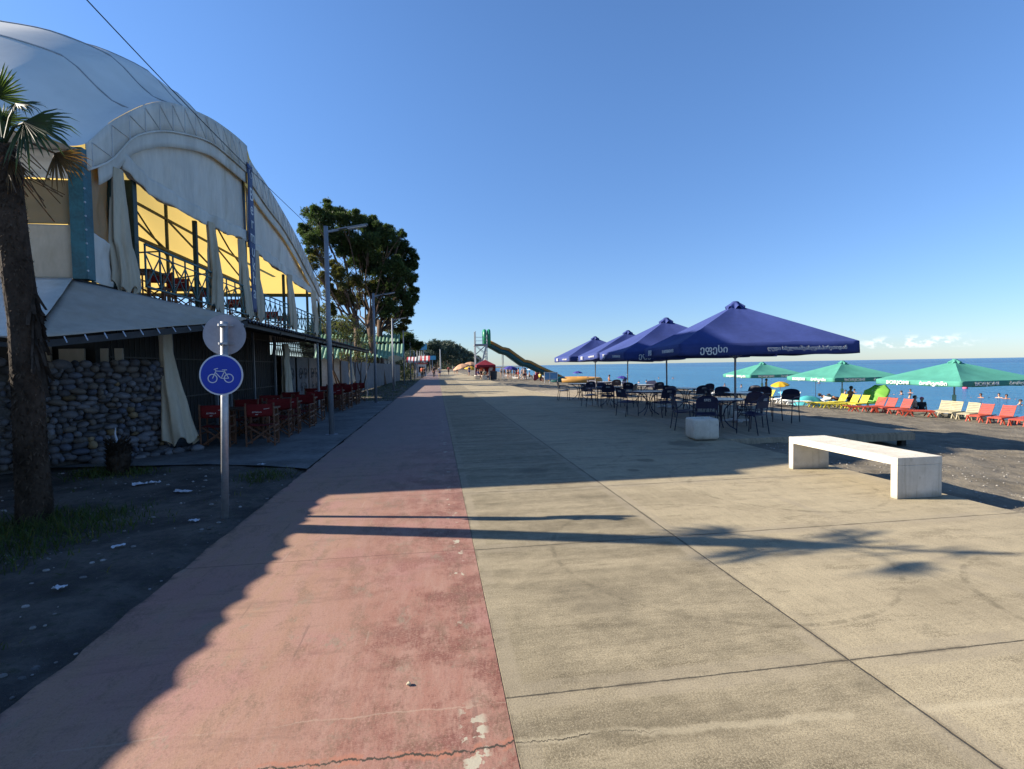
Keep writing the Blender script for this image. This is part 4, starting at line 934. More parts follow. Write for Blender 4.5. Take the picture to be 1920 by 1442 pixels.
# ================================================================= red canvas chairs and tables
def director_chair():
    t = thing('folding_canvas_chair', '', 'chair'); w = M['wood']; c = M['redcloth']
    q = MB(); q.grid(lambda u, v: (-.25+.5*u, -.20+.4*v, .45-.03*math.sin(PI*u)), 10, 4); q.build('seat', c, t, True, solid=.006, local=True)
    q = MB(); q.grid(lambda u, v: (-.28+.56*u, .225+.02*math.sin(PI*u), .62+.26*v), 10, 4); bk = q.build('backrest', c, t, True, solid=.006, local=True)
    text('ESTRELLA', .042, M['letters'], bk, frame((.05, .252, .715), (-1, 0, 0), (0, 0, 1)), ext=.001)
    q = MB(); q.bar((-.08, .2525, .775), (-.19, .2515, .79), .003, .008); q.bar((.03, .2535, .665), (.08, .253, .665), .002, .01); q.build('printed_line', M['letters'], bk, local=True)
    for s in (-1, 1):
        q = MB(); x = s*.27
        q.bar((x, -.22, 0), (x, -.22, .62), .03, .022); q.bar((x, .22, 0), (x, .235, .90), .03, .022)
        for z in (.05, .30, .42): q.bar((x, -.22, z), (x, .22, z), .022, .028)
        q.bar((x, -.26, .635), (x, .25, .635), .05, .022); q.build('side_frame', w, t, local=True)
    for y in (-.205, .205):
        q = MB(); q.bar((-.25, y, .06), (.25, y-.012, .43), .02, .03); q.bar((.25, y+.012, .06), (-.25, y+.022, .43), .02, .03); q.build('cross_brace', w, t, local=True)
    return t
def cafe_table():
    t = thing('wooden_table', '', 'table'); q = MB(); q.box((0, 0, .735), (1.1, .75, .035)); q.build('tabletop', M['tabletop'], t, local=True)
    for sx in (-1, 1):
        for sy in (-1, 1):
            q = MB(); q.box((sx*.48, sy*.31, .36), (.06, .06, .72)); q.build('leg', M['wood'], t, local=True)
    return t
dch = director_chair(); dtb = cafe_table(); dused = [False, False]
GR = 'red canvas folding chairs of the restaurant'
def dchair(x, y, rz, label, z=.008):
    if not dused[0]:
        dused[0] = True; dch.location = (x, y, z); dch.rotation_euler = (0, 0, math.radians(rz)); dch['label'] = label; dch['group'] = GR
    else: dup(dch, (x, y, z), math.radians(rz), label, GR)
def dtable(x, y, label, z=.008):
    if not dused[1]:
        dused[1] = True; dtb.location = (x, y, z); dtb['label'] = label; dtb['group'] = 'wooden tables of the restaurant'
    else: dup(dtb, (x, y, z), 0, label, 'wooden tables of the restaurant')
rows = [(12.15, 'first'), (14.1, 'second'), (15.9, 'third'), (20.6, 'fourth'), (22.6, 'fifth'), (24.6, 'sixth')]
for i, (y, nm) in enumerate(rows):
    dtable(-4.15, y, 'dark wooden table of the %s row under the canopy' % nm)
    for x, sd in ((-4.5, 'wall-side'), (-3.72, 'lane-side')):
        dchair(x+R.uniform(-.05, .05), y-.66, 180+R.uniform(-8, 8), 'red canvas chair, %s, with its back to the camera at the %s table row' % (sd, nm))
        dchair(x+R.uniform(-.05, .05), y+.62, R.uniform(-8, 8), 'red canvas chair, %s, facing the camera across the %s table row' % (sd, nm))
for k, (x, y) in enumerate(((-7.1, 13.5), (-7.1, 16.2), (-7.2, 20.5), (-7.2, 24.6))):
    nm = ('nearest the corner post', 'in the big opening', 'just past the banner', 'near the far end')[k]
    dtable(x, y, 'dark table on the upper balcony %s' % nm, 3.245)
    dchair(x+.15, y-.68, 180, 'red chair upstairs on the near side of the balcony table %s' % nm, 3.245)
    dchair(x+.15, y+.66, 0, 'red chair upstairs on the far side of the balcony table %s' % nm, 3.245)

# ================================================================= street lamps and wire
def lamp():
    t = thing('street_lamp', '', 'street lamp')
    q = MB(); q.tube([(0, 0, 0), (0, 0, 5.0)], [.064, .05], 14); q.build('pole', M['lamp'], t, True, local=True)
    q = MB(); q.tube([(0, 0, 0), (0, 0, .012)], .15, 20); q.build('base_plate', M['lamp'], t, local=True)
    q = MB(); q.bar((0, 0, 4.86), (.30, -.02, 4.92), .05, .05); q.build('arm', M['lamp'], t, local=True)
    q = MB(); q.bar((.28, -.02, 4.93), (.98, -.06, 5.05), .11, .028); hd = q.build('lamp_head', M['lamp'], t, local=True, bevel=.01)
    q = MB(); q.bar((.52, -.034, 4.94), (.95, -.058, 5.015), .11, .012); q.build('diffuser', M['whitepl'], hd, local=True)
    return t
lp = lamp(); GL = 'street lamps in a row along the cycle lane'
LL = [(-2.54, 12.87, 'tall grey street lamp nearest the camera, beside the red chairs'), (-2.78, 24.2, 'second street lamp, at the far corner of the canopy'), (-2.95, 36.3, 'third street lamp, where the grass verge begins'),
      (-2.95, 48.3, 'fourth street lamp, in front of the green striped roof'), (-2.95, 60.3, 'fifth street lamp, at the end of the green striped roof'), (-3.0, 72.3, 'sixth street lamp, before the red awnings'),
      (-3.0, 84, 'seventh street lamp, next to the person in orange'), (-3.0, 96, 'eighth street lamp, in front of the upper blue billboard'), (-3.0, 109, 'ninth street lamp, beyond the upper blue billboard'), (-3.0, 123, 'tenth street lamp, before the lower blue billboard'),
      (-3.0, 138, 'eleventh street lamp, last but one in the row'), (-3.0, 155, 'farthest street lamp in the row')]
for i, (x, y, l) in enumerate(LL):
    if i == 0: lp.location = (x, y, 0); lp['label'] = l; lp['group'] = GL
    else: dup(lp, (x, y, 0), 0, l, GL)
q = MB(); q.tube([(-4.0, y, 6.22-.22*math.sin(PI*min(1, y/17))+.0*y if y < 17 else 6.2+.02*(y-17)) for y in [i*.5 for i in range(-4, 100)]], .0075, 5)
tag(q.build('overhead_wire', M['black']), 'thin black overhead wire crossing the sky above the dome', 'wire')

# ================================================================= palms
def fan(q, c, axis, nrm, r, spread=2.4, n=22, droop=.25, seed=0):
    rr = random.Random(seed); c = Vector(c); a = Vector(axis).normalized(); nn = Vector(nrm); nn = (nn-a*nn.dot(a)).normalized(); s = a.cross(nn)
    for i in range(n):
        th = -spread/2+spread*i/(n-1)+rr.uniform(-.04, .04); d = a*math.cos(th)+s*math.sin(th); L = r*rr.uniform(.8, 1.06)*(1-.15*abs(th)/spread)
        w = L*.026; pd = d.cross(nn); v = rr.uniform(.6, 1.25); q.cur = (v, v, v)
        dz = Vector((0, 0, -1))*droop*L*rr.uniform(.5, 1.6)
        p1, p2, p3 = c+d*L*.5+dz*.12, c+d*L*.8+dz*.45, c+d*L+dz
        q.add([c-pd*w*.2, c+nn*.012, c+pd*w*.2, p1-pd*w*1.25, p1+nn*.03*L, p1+pd*w*1.25, p2-pd*w*.8, p2+pd*w*.8, p3],
              [(0, 1, 4, 3), (1, 2, 5, 4), (3, 4, 6), (4, 5, 7), (4, 7, 6), (6, 7, 8)])
pm = thing('palm_tree', 'tall shaggy fan palm in front of the cobble wall', 'palm', (-4.25, 6.05, 0))
tp = [tuple(atY(x, y, Y)) for x, y, Y in ((66, 1000, 6.15), (64, 930, 6.12), (58, 850, 6.05), (54, 760, 6.0), (50, 690, 5.95), (46, 600, 5.88), (34, 520, 5.82), (24, 440, 5.76), (16, 360, 5.7), (12, 310, 5.66), (8, 270, 5.62))]
q = MB(); rr = random.Random(5); q.cur = (.9, .9, .9)
q.tube(tp, [.165, .152, .138, .131, .129, .131, .126, .119, .112, .104, .085], 18)
def at_path(t):
    i = min(len(tp)-2, int(t*(len(tp)-1))); f = t*(len(tp)-1)-i; return Vector(tp[i])*(1-f)+Vector(tp[i+1])*f
for i in range(2600):
    t = rr.random(); a = rr.uniform(0, 2*PI); p = at_path(t); rad = lerp([(0, .17), (.15, .158), (.3, .142), (.9, .12), (1, .09)], t); d = Vector((math.cos(a), math.sin(a), 0))
    v = rr.uniform(.45, 1.5); q.cur = (v*1.05, v, v*.9); L = rr.uniform(.02, .055); w = rr.uniform(.006, .018); tn = Vector((-d.y, d.x, 0)); up = rr.choice((-1, -1, 1))
    b0 = p+d*(rad-.015); q.add([b0-tn*w, b0+tn*w, b0+d*L*.55+Vector((0, 0, up*L))+tn*rr.uniform(-.02, .02)], [(0, 1, 2)])
q.build('trunk', M['palmbark'], pm)
q = MB(); rr = random.Random(9)      # dead sheath hanging on the right of the trunk
for i in range(70):
    z = rr.uniform(1.75, 2.4); p = atY(64+rr.uniform(-8, 4), 560, 5.84); p.z = z; v = rr.uniform(.5, 1.1); q.cur = (v, v, v)
    w = rr.uniform(.01, .03); l = rr.uniform(.15, .4); e = p+Vector((rr.uniform(.02, .14), rr.uniform(-.1, .05), -l)); q.add([p-Vector((w, 0, 0)), p+Vector((w, 0, 0)), e+Vector((w*.6, 0, 0)), e-Vector((w*.6, 0, 0))], [(0, 1, 2, 3)])
q.build('dead_sheath', M['palmbark'], pm)
crown = atY(8, 270, 5.62)
def frond(c, r, m, axis=None, seed=0, droop=.25, spread=2.5, nrm=None, n=22):
    c = Vector(c); ax = Vector(axis) if axis else (c-crown); q = MB(); q.cur = (.8, .8, .7)
    mid = (crown+c)/2+Vector((0, 0, .06)); q.tube([crown, mid, c], [.016, .012, .009], 6)
    fan(q, c, ax, nrm or (ax.cross(Vector((0, 0, 1))).cross(ax)+Vector((.1, -.5, .2))), r*.88, spread, n, droop, seed); return q.build('frond', m, pm)
frond(atY(-8, 182, 5.50), 0.39, M['palmleaf'], (.5, -.2, .75), 1, .05, 2.7, (.1, -1, .1), 24)
frond(atY(30, 196, 5.40), 0.31, M['palmleaf'], (.9, -.3, -.05), 2, .30, 2.3, (.1, -.6, .7))
frond(atY(46, 230, 5.45), 0.55, M['palmleaf'], (.85, -.2, -.30), 3, .22, 2.6, (.1, -.9, .4), 26)
frond(atY(104, 288, 5.60), 0.37, M['palmdry'], (.75, -.1, -.55), 4, .25, 2.2, (.1, -1, .3), 24)
frond(atY(5, 225, 5.60), 0.26, M['palmleaf'], (.4, .1, .3), 5, .1, 2.8, (.1, -1, .2), 14)
frond(atY(20, 300, 5.60), 0.29, M['palmdry'], (.4, -.1, -.8), 6, .3, 1.2, (.1, -1, .2), 12)
rr = random.Random(21)
for i in range(9):
    a = rr.uniform(1.9, 4.4); e = rr.uniform(-.2, .9); L = rr.uniform(.45, .65); d = Vector((math.cos(a)*math.cos(e), math.sin(a)*math.cos(e), math.sin(e)))
    frond(crown+d*L, rr.uniform(.38, .52), M['palmleaf'], None, 30+i, .25)
q = MB(); rr = random.Random(4)
for i in range(30):
    a = rr.uniform(0, 2*PI); z = crown.z+rr.uniform(-.35, .05); p = Vector((crown.x+.12*math.cos(a), crown.y+.12*math.sin(a), z)); e = p+Vector((math.cos(a)*rr.uniform(.05, .4), math.sin(a)*rr.uniform(.05, .4), -rr.uniform(.1, .35)))
    v = rr.uniform(.5, 1.3); q.cur = (v, v, v); q.bar(p, e, .008)
q.build('dead_stalks', M['palmdry'], pm)
st = thing('palm_stump', 'short leafless palm stump beside the cobble wall', 'palm', (-5.05, 8.95, 0))
q = MB(); q.cur = (.7, .7, .7); q.tube([(-5.05, 8.95, -.05), (-5.04, 8.95, .25), (-5.05, 8.95, .48)], [.13, .17, .10], 12); rr = random.Random(8)
for i in range(500):
    z = rr.uniform(.02, .52); a = rr.uniform(0, 2*PI); d = Vector((math.cos(a), math.sin(a), 0)); p = Vector((-5.05, 8.95, z))+d*.14; tn = Vector((-d.y, d.x, 0)); v = rr.uniform(.5, 1.3); q.cur = (v, v, v)
    q.add([p-tn*.02, p+tn*.02, p+d*.06+Vector((0, 0, .06))], [(0, 1, 2)])
q.build('trunk', M['palmbark'], st)
q = MB(); q.tube([(-5.04, 8.93, .48), (-5.06, 8.92, .62), (-5.05, 8.92, .72)], [.02, .012, .008], 6); q.build('dry_stalk', M['litter'], st)
# ================================================================= trees
def tuft_cloud(q, c, r, n, size, rr, needles=3, flat=.8, shell=.45):
    c = Vector(c)
    for i in range(n):
        d = Vector((rr.gauss(0, 1), rr.gauss(0, 1), rr.gauss(0, 1))).normalized(); k = r*(shell+(1-shell)*rr.random()**.5)
        k *= 1+.35*mn.noise(d*2.3+c*.7)
        if rr.random() < .16: k *= rr.uniform(1.05, 1.4)
        p = c+Vector((d.x*k, d.y*k, d.z*k*flat)); v = rr.uniform(.55, 1.5); q.cur = (v*rr.uniform(.85, 1.25), v, v*rr.uniform(.7, 1.1))
        ax = (d+Vector((rr.gauss(0, .5), rr.gauss(0, .5), rr.gauss(.45, .5)))).normalized()
        for j in range(needles):
            a2 = (ax+Vector((rr.gauss(0, .5), rr.gauss(0, .5), rr.gauss(0, .5)))).normalized(); s = a2.cross(Vector((rr.random()-.5, rr.random()-.5, rr.random()-.5))).normalized()
            L = size*rr.uniform(.7, 1.6); w = L*.10; q.add([p-s*w*.5, p+s*w*.5, p+a2*L*.6+s*w, p+a2*L, p+a2*L*.6-s*w], [(0, 1, 2, 4), (4, 2, 3)])
def limb(q, a, c, r0, r1, rr, wig=.25, n=6):
    a, c = Vector(a), Vector(c); pts = []
    for i in range(n+1):
        t = i/n; p = a.lerp(c, t); s = math.sin(PI*t)*wig*(c-a).length*.35
        pts.append(p+Vector((mn.noise(p*.9)*s, mn.noise(p*.9+Vector((5, 1, 2)))*s, -s*.5+mn.noise(p*.7+Vector((1, 7, 2)))*s)))
    q.tube(pts, [r0+(r1-r0)*i/n for i in range(n+1)], 8)
def pine(label, base, fork, lobes, seed, mat_, r0=.38, dens=330, group=None):
    rr = random.Random(seed); base = Vector(base); fork = Vector(fork)
    t = thing('pine_tree', label, 'tree', base, 0, group); q = MB()
    mid = base.lerp(fork, .5)+Vector((rr.uniform(-.25, .25), 0, 0)); r0 *= .82; q.tube([base-Vector((0, 0, .2)), base.lerp(mid, .3), mid, fork], [r0*1.3, r0, r0*.9, r0*.75], 12)
    cr = MB(); cd = MB()
    for c, r, sparse in lobes:
        c = Vector(c); b0 = fork.lerp(base, rr.uniform(-.0, .25)); limb(q, b0, c, r0*.27, .03, rr)
        for k in range(3): 
            e = c+Vector((rr.gauss(0, r*.5), rr.gauss(0, r*.5), rr.gauss(0, r*.35))); limb(q, c.lerp(b0, .3), e, .035, .012, rr, .3, 4)
        (tuft_cloud(cd, c, r, int(dens*1.1*r**1.6), .15, rr, 6, .7, .15) if sparse else tuft_cloud(cr, c, r*.86, int(dens*2.1*r**1.7), .15, rr, 7, .66, .12))
        for k in range(5):
            dv = Vector((rr.gauss(0, 1), rr.gauss(0, 1), rr.gauss(.1, .8))).normalized(); e = c+dv*r*rr.uniform(.7, 1.08); limb(q, c, e, .03, .012, rr, .2, 3); (tuft_cloud(cd if sparse else cr, e, r*rr.uniform(.22, .42), int(dens*1.5*(r*.45)**1.3), .14, rr, 7, .85, .1))
    q.build('trunk', M['bark'], t, True)
    if cr.v: cr.build('crown', mat_, t)
    if cd.v: cd.build('lower_foliage' if cr.v else 'crown', M['pinedry'], t)
    return t
def lob(lst, Y, dY, seed):
    rr = random.Random(seed); out = []
    for e in lst:
        y = Y+rr.uniform(-dY, dY); out.append((atY(e[0], e[1], y), e[2]*y/960., len(e) > 3))
    return out
GP = 'maritime pines behind the fence'
pine('tall pine leaning left over the dome end, with wide open crown', (-6.4, 46, 0), atY(668, 592, 46), lob([(600, 408, 25), (574, 430, 13), (628, 402, 22), (655, 412, 22), (586, 452, 20), (612, 440, 26), (640, 445, 22), (600, 478, 18, 1), (628, 500, 12, 1), (582, 495, 13, 1), (645, 470, 18), (604, 528, 14, 1), (622, 552, 16, 1), (640, 520, 18, 1), (612, 580, 14, 1), (648, 560, 16, 1), (575, 535, 8, 1)], 45, 1.8, 1), 1, M['pine'], .34, group=GP)
pine('tall pine in the middle of the clump with the densest dark crown', (-5.7, 47, 0), atY(692, 600, 47), lob([(682, 418, 22), (706, 436, 24), (728, 442, 18), (690, 455, 28), (722, 472, 28), (748, 460, 16), (700, 500, 30), (735, 505, 26), (672, 490, 22), (684, 540, 24, 1), (716, 540, 26), (665, 525, 18, 1), (740, 535, 20), (672, 460, 20), (640, 555, 12, 1), (668, 565, 14, 1), (776, 480, 8), (754, 440, 8)], 47.5, 2.2, 2), 2, M['pine'], .42, group=GP)
pine('pine at the right of the clump, its crown reaching out over the path', (-5.0, 49, 0), atY(712, 600, 49), lob([(758, 470, 15), (768, 495, 14), (762, 520, 20), (774, 545, 12), (748, 555, 22), (766, 568, 14), (728, 575, 20), (750, 590, 14), (768, 588, 9), (712, 580, 16, 1), (736, 600, 12, 1), (752, 615, 9, 1), (745, 500, 20), (772, 520, 10), (778, 560, 8), (758, 605, 9, 1), (700, 600, 12, 1), (724, 545, 16), (776, 498, 8)], 49.5, 1.8, 3), 3, M['pine'], .40, group=GP)
pine('shorter pine just behind the clump, over the green roof', (-7.0, 62, 0), atY(738, 640, 62), lob([(745, 628, 16), (762, 632, 16), (776, 645, 13), (752, 650, 16), (738, 640, 12), (730, 618, 12, 1), (784, 652, 7)], 62, 2, 4), 4, M['pine'], .3, 300, group=GP)
# leafy bushes over the canopy and fence
def bush(label, lobes, seed, n=420, size=.13, m='hedge'):
    rr = random.Random(seed); c = sum((l[0] for l in lobes), Vector())/len(lobes); t = thing('leafy_bush', label, 'bush', (c.x, c.y, 0), 0, 'bushes by the fence')
    q = MB(); s = MB()
    for p, r, _ in lobes: tuft_cloud(q, p, r, int(n*r**1.6), size, rr, 3, .9, .3); limb(s, (c.x+rr.uniform(-.3, .3), c.y, 0), p, .06, .02, rr)
    q.build('foliage', M[m], t); s.build('stems', M['bark'], t); return t
bush('large leafy bush rising just past the dome end behind the first lamp post', lob([(632, 625, 18), (650, 605, 16), (665, 625, 18), (640, 600, 12), (612, 610, 14), (680, 640, 16), (600, 590, 12)], 33, 1, 5), 5)
bush('low leafy bush overhanging the grey fence by the second lamp post', lob([(660, 672, 10), (680, 668, 11), (695, 674, 9), (670, 660, 10), (645, 668, 9)], 34, .6, 6), 6)
bush('dark bush at the end of the grass verge below the red awnings', [(Vector((-4.3, 72, .7)), 1.2, 0), (Vector((-4.0, 75, .6)), 1.0, 0), (Vector((-4.6, 70, .8)), 1.1, 0)], 7, 220, .22)
# far pines: two crowns reused
def farpine(seed, h=13., w=4.2):
    rr = random.Random(seed); t = thing('pine_tree', 'distant dark pine in the wood beyond the promenade', 'tree', (0, 0, 0), 0, 'distant pines along the shore')
    q = MB(); q.tube([(0, 0, -.5), (.2, .1, h*.45), (0, 0, h*.7)], [.3, .24, .12], 7); q.build('trunk', M['bark'], t, True, local=True)
    q = MB()
    for i in range(13):
        a = rr.uniform(0, 2*PI); k = rr.uniform(.1, .8)*w; z = h*rr.uniform(.45, .93)
        if z > h*.8: k *= .6
        tuft_cloud(q, (k*math.cos(a), k*math.sin(a), z), w*rr.uniform(.28, .48), 75, 1.0, rr, 3, .75, .3)
    q.build('crown', M['farpine'], t, local=True); return t
fps = [farpine(41), farpine(42, 14, 4.8), farpine(43, 12, 4)]
rr = random.Random(17); placed = []
def putfar(x, y, s):
    i = len(placed); f = fps[i % 3]; placed.append(1)
    if i < 3: f.location = (x, y, 0); f.scale = (s, s, s); f.rotation_euler = (0, 0, rr.uniform(0, 6))
    else: dup(f, (x, y, 0), rr.uniform(0, 6.28), None, None, s)
for px, py, Y in ((781, 622, 72), (792, 640, 150), (775, 640, 95)):
    pass
for i in range(14): putfar(rr.uniform(-18, -9), 66+i*6.5+rr.uniform(-2, 2), rr.uniform(.45, .62))
SKY_LINE = [(790, 650), (806, 646), (815, 640), (830, 645), (842, 643), (852, 647), (862, 655), (875, 661), (888, 664), (896, 668), (905, 680)]
for i in range(46):
    px = rr.uniform(806, 904); Y = 230+max(0, px-806)*3.4+rr.uniform(0, 90); top = lerp(SKY_LINE, px)
    p = atY(px, 690, Y); hh = atY(px, top+rr.uniform(-1, 4), Y).z; putfar(p.x, Y, max(.5, hh/12.6))
for i in range(20):
    px = rr.uniform(760, 812); Y = rr.uniform(160, 260); p = atY(px, 690, Y); hh = atY(px, rr.uniform(655, 668), Y).z; putfar(p.x, Y, max(.4, hh/12.6))
q = MB(); rr2 = random.Random(31)
for i in range(150):
    px = rr2.uniform(690, 908); Y = rr2.uniform(330, 700); p = atY(px, 690, Y)
    q.cur = (1, 1, 1); hh = max(3., atY(px, lerp(SKY_LINE, px)+5, Y).z); tuft_cloud(q, (p.x, p.y, hh*.45), hh*.5, 46, 2.6, rr2, 3, 1, .2)
tag(q.build('far_woodland', M['farpine']), 'dark woodland mass along the far shore', 'woodland', kind='stuff')

# ================================================================= left side beyond the restaurant
fn_ = thing('sheet_fence', 'grey sheet-metal fence along the grass verge', 'fence', (-4.9, 30, 0))
fa, fb = Vector((-5.3, 30.0, 0)), Vector((-4.4, 64, 0))
for i in range(14):
    a = fa.lerp(fb, i/14); c = fa.lerp(fb, (i+.97)/14); q = MB()
    q.grid(lambda u, v: (a.x+(c.x-a.x)*u+.015*math.sin(u*40), a.y+(c.y-a.y)*u, .02+(2.0-.006*i)*v), 40, 1); q.build('fence_panel', M['sheetgrey'], fn_, solid=.01)
for i in range(15):
    a = fa.lerp(fb, i/14); q = MB(); q.box((a.x-.05, a.y, 1.03), (.07, .07, 2.06)); q.build('fence_post', M['dark'], fn_)
hs = thing('green_roof_house', 'low house with two tiers of green and white striped metal roof', 'house', (-8, 52, 0))
def ribroof(x0, x1, y0, y1, z0, z1, nm='roof'):
    q = MB(); n = int((y1-y0)/.35)
    q.grid(lambda u, v: (x0+(x1-x0)*v, y0+(y1-y0)*u, z0+(z1-z0)*v+.06*(1 if int(u*n*2) % 2 else -1)), n*4, 2); return q.build(nm, M['greenroof'], hs, solid=.02)
ribroof(-5.0, -8.2, 47, 66, 2.55, 4.0); ribroof(-7.4, -10.5, 47, 66, 4.25, 5.6)
q = MB(); q.box((-8.4, 56.5, 1.3), (6., 18, 2.5)); q.box((-9.2, 56.5, 3.3), (3, 17.6, 1.9)); q.build('wall', M['plaster'], hs)
for y in (48.5, 52, 56, 60, 64):
    q = MB(); q.box((-5.15, y, 1.25), (.14, .14, 2.5)); q.build('porch_post', M['plaster'], hs)
# front slope facing the camera
q = MB(); q.grid(lambda u, v: (-10.5+7.6*u, 46.3+1.6*v, 2.5+1.25*v+.06*(1 if int(u*44) % 2 else -1)), 88, 2); q.build('roof_front', M['greenroof'], hs, solid=.02)
q = MB(); q.grid(lambda u, v: (-10.5+7.2*u, 47.95+1.2*v, 3.95+.75*v+.06*(1 if int(u*44) % 2 else -1)), 88, 2); q.build('roof_front', M['greenroof'], hs, solid=.02)
os_ = thing('oval_sign', 'pale wavy-edged sign board hanging under the green roof', 'sign', (-3.5, 45.5, 0))
q = MB(); c = atY(740, 672, 45.8); q.prism([(c.x+.62*math.cos(a)*(1+.1*math.cos(3*a)), c.y, c.z+.26*math.sin(a)*(1+.12*math.cos(4*a))) for a in [2*PI*k/40 for k in range(40)]], (0, .04, 0)); q.build('sign_board', M['creampl'], os_)
q = MB(); q.bar((c.x, c.y+.05, 0), (c.x, c.y+.05, c.z), .06); q.build('sign_post', M['plaster'], os_)
def awning(label, px0, px1, py0, py1, Y, cols):
    a = atY(px0, py1, Y); c = atY(px1, py1, Y); z1 = atY(px0, py0, Y).z; t = thing('striped_awning', label, 'awning', ((a.x+c.x)/2, Y, 0)); n = 6
    for i in range(n):
        x0 = a.x+(c.x-a.x)*i/n; x1 = a.x+(c.x-a.x)*(i+1)/n; q = MB()
        q.add([(x0, Y, a.z), (x1, Y, a.z), (x1, Y+2.5, z1), (x0, Y+2.5, z1), (x0, Y, a.z-.25), (x1, Y, a.z-.25)], [(0, 1, 2, 3), (4, 5, 1, 0)]); q.build('awning_strip', M[cols[i % 2]], t, solid=.02)
    for x in (a.x, c.x):
        q = MB(); q.bar((x, Y+.1, 0), (x, Y+.1, a.z), .07); q.build('awning_post', M['whitepl'], t)
awning('red and white striped awning nearest the green roof house', 762, 780, 669, 677, 84, ('redaw', 'whitec'))
awning('red and white awning over the far kiosk, below the blue billboard', 784, 806, 667, 676, 108, ('whitec', 'redaw'))
def billboard(label, px0, px1, py0, py1, Y):
    a = atY(px0, py1, Y); c = atY(px1, py0, Y); t = thing('billboard', label, 'billboard', ((a.x+c.x)/2, Y, 0))
    q = MB(); q.box(((a.x+c.x)/2, Y, (a.z+c.z)/2), (c.x-a.x, .2, c.z-a.z)); q.build('panel', M['skyblue'], t)
    q = MB(); q.bar(((a.x+c.x)/2, Y+.15, 0), ((a.x+c.x)/2, Y+.15, c.z), .25); q.build('billboard_post', M['lamp'], t)
billboard('upper sky-blue billboard beside the trees', 788, 800, 645, 656, 120); billboard('lower sky-blue billboard farther along the promenade', 804, 817, 667, 675, 140)
kk = thing('kiosk', 'small white kiosk with dark openings at the left of the promenade', 'kiosk', (-2.6, 92, 0))
q = MB(); q.box((-2.6, 93, 1.1), (1.5, 4, 2.2)); q.build('wall', M['whitec'], kk); q = MB(); q.box((-2.6, 93, 2.28), (2.1, 4.6, .16)); q.build('roof', M['redaw'], kk)
q = MB(); q.box((-2.6, 90.96, 1.2), (.9, .06, 1.0)); q.build('hatch', M['dark'], kk)
tw = thing('lattice_mast', 'tall slim pale mast on the far promenade', 'mast', (-1, 150, 0)); q = MB(); c = atY(826, 690, 150); q.tube([(c.x, 150, 0), (c.x, 150, atY(826, 655, 150).z)], [.22, .14], 8); q.build('mast_pole', M['galv'], tw)

# ================================================================= slide, pool, board, bin, tents
sl_ = thing('water_slide', 'tall dark green and ochre water slide with metal tower', 'water slide', (6.3, 72, -.3))
zt = atY(905, 647, 72).z; q = MB(); xa, xb = 5.45, 7.05
for x in (xa, xb):
    for y in (71.2, 73.0): q.tube([(x, y, -.4), (x, y, zt+(1.9 if x == xa else 1.4))], .07, 6)
for z0 in (0.2, 1.7, 3.2):
    for y in (71.2, 73.0): q.bar((xa, y, z0), (xb, y, z0+1.4), .06); q.bar((xb, y, z0), (xa, y, z0+1.4), .06)
    q.bar((xa, 71.2, z0), (xa, 73, z0+1.4), .05)
for z in (.55, 1.05): q.bar((xa, 71.2, zt+z), (xb, 71.2, zt+z), .05)
q.build('tower_frame', M['galv'], sl_); q = MB(); q.box(((xa+xb)/2, 72.1, zt), (1.9, 2.1, .22)); q.build('platform', M['lamp'], sl_)
q = MB(); q.bar((xa+.2, 70.9, -.3), (xb-.1, 70.9, zt), .12, .2); q.build('stair', M['galv'], sl_)
TOPS = [(914, 636), (930, 644), (942, 650.5), (948, 651.5), (954, 653), (969, 664), (984, 674.5), (989, 675), (995, 676.5), (1010, 684.5), (1026, 692), (1042, 699), (1056, 706)]
BOTS = [(911, 648), (926, 656), (938, 663), (944, 664), (950, 666), (964, 676.5), (978, 686.5), (983, 687), (988, 688), (1002, 694.5), (1016, 701), (1034, 709), (1050, 714)]
T3 = [atY(x, y, 72) for x, y in TOPS]; B3 = [atY(x, y, 72) for x, y in BOTS]
q = MB(); vs = []
for p, r in zip(T3, B3):
    p = p-Vector((0, 0, .30)); vs += [p, r, r+Vector((0, 1.9, 0)), p+Vector((0, 1.9, 0)), p+Vector((0, 1.5, 0)), r+Vector((.1, 1.5, .35)), r+Vector((.1, .4, .35)), p+Vector((0, .4, 0))]
q.add(vs, [(i*8+k, i*8+(k+1) % 8, (i+1)*8+(k+1) % 8, (i+1)*8+k) for i in range(len(T3)-1) for k in range(8)]+[tuple(range(8))]); q.build('chute', M['slideg'], sl_, True)
for dy in (0.1, 1.8):
    q = MB(); q.tube([p+Vector((0, dy, -.18)) for p in T3], .21, 10); q.build('chute_rail', M['slidey'], sl_, True)
for dx in (-.25, .35):
    q = MB(); x0 = xb+dx; q.tube([(x0, 71.6, zt-.1), (x0, 71.6, zt+1.5), (x0, 71.9, zt+2.0), (x0, 72.6, zt+2.0), (x0, 72.9, zt+1.5), (x0, 72.9, zt-.1)], .24, 10); q.build('entry_hoop', M['slidegl'], sl_, True)
for px in (942.5, 986):
    i = 3 if px < 960 else 7; q = MB()
    for dy in (.3, 1.6): q.tube([(B3[i].x, 72+dy, -.9), (B3[i].x, 72+dy, B3[i].z+.1)], .05, 6)
    q.build('support_pole', M['galv'], sl_)
po = thing('inflatable_pool', 'ochre inflatable pool ring at the foot of the water slide', 'pool', (18, 66, -.7))
x0, x1 = atY(1052, 710, 64).x, atY(1127, 710, 64).x; q = MB(); y0, y1, z0 = 64, 71, -.50
q.tube([(x0, y0, z0), (x1-.6, y0, z0), (x1-.15, y0+.2, z0), (x1, y0+.7, z0), (x1, y1, z0), (x0, y1, z0)], .42, 14); q.build('ring_tube', M['slidey'], po, True)
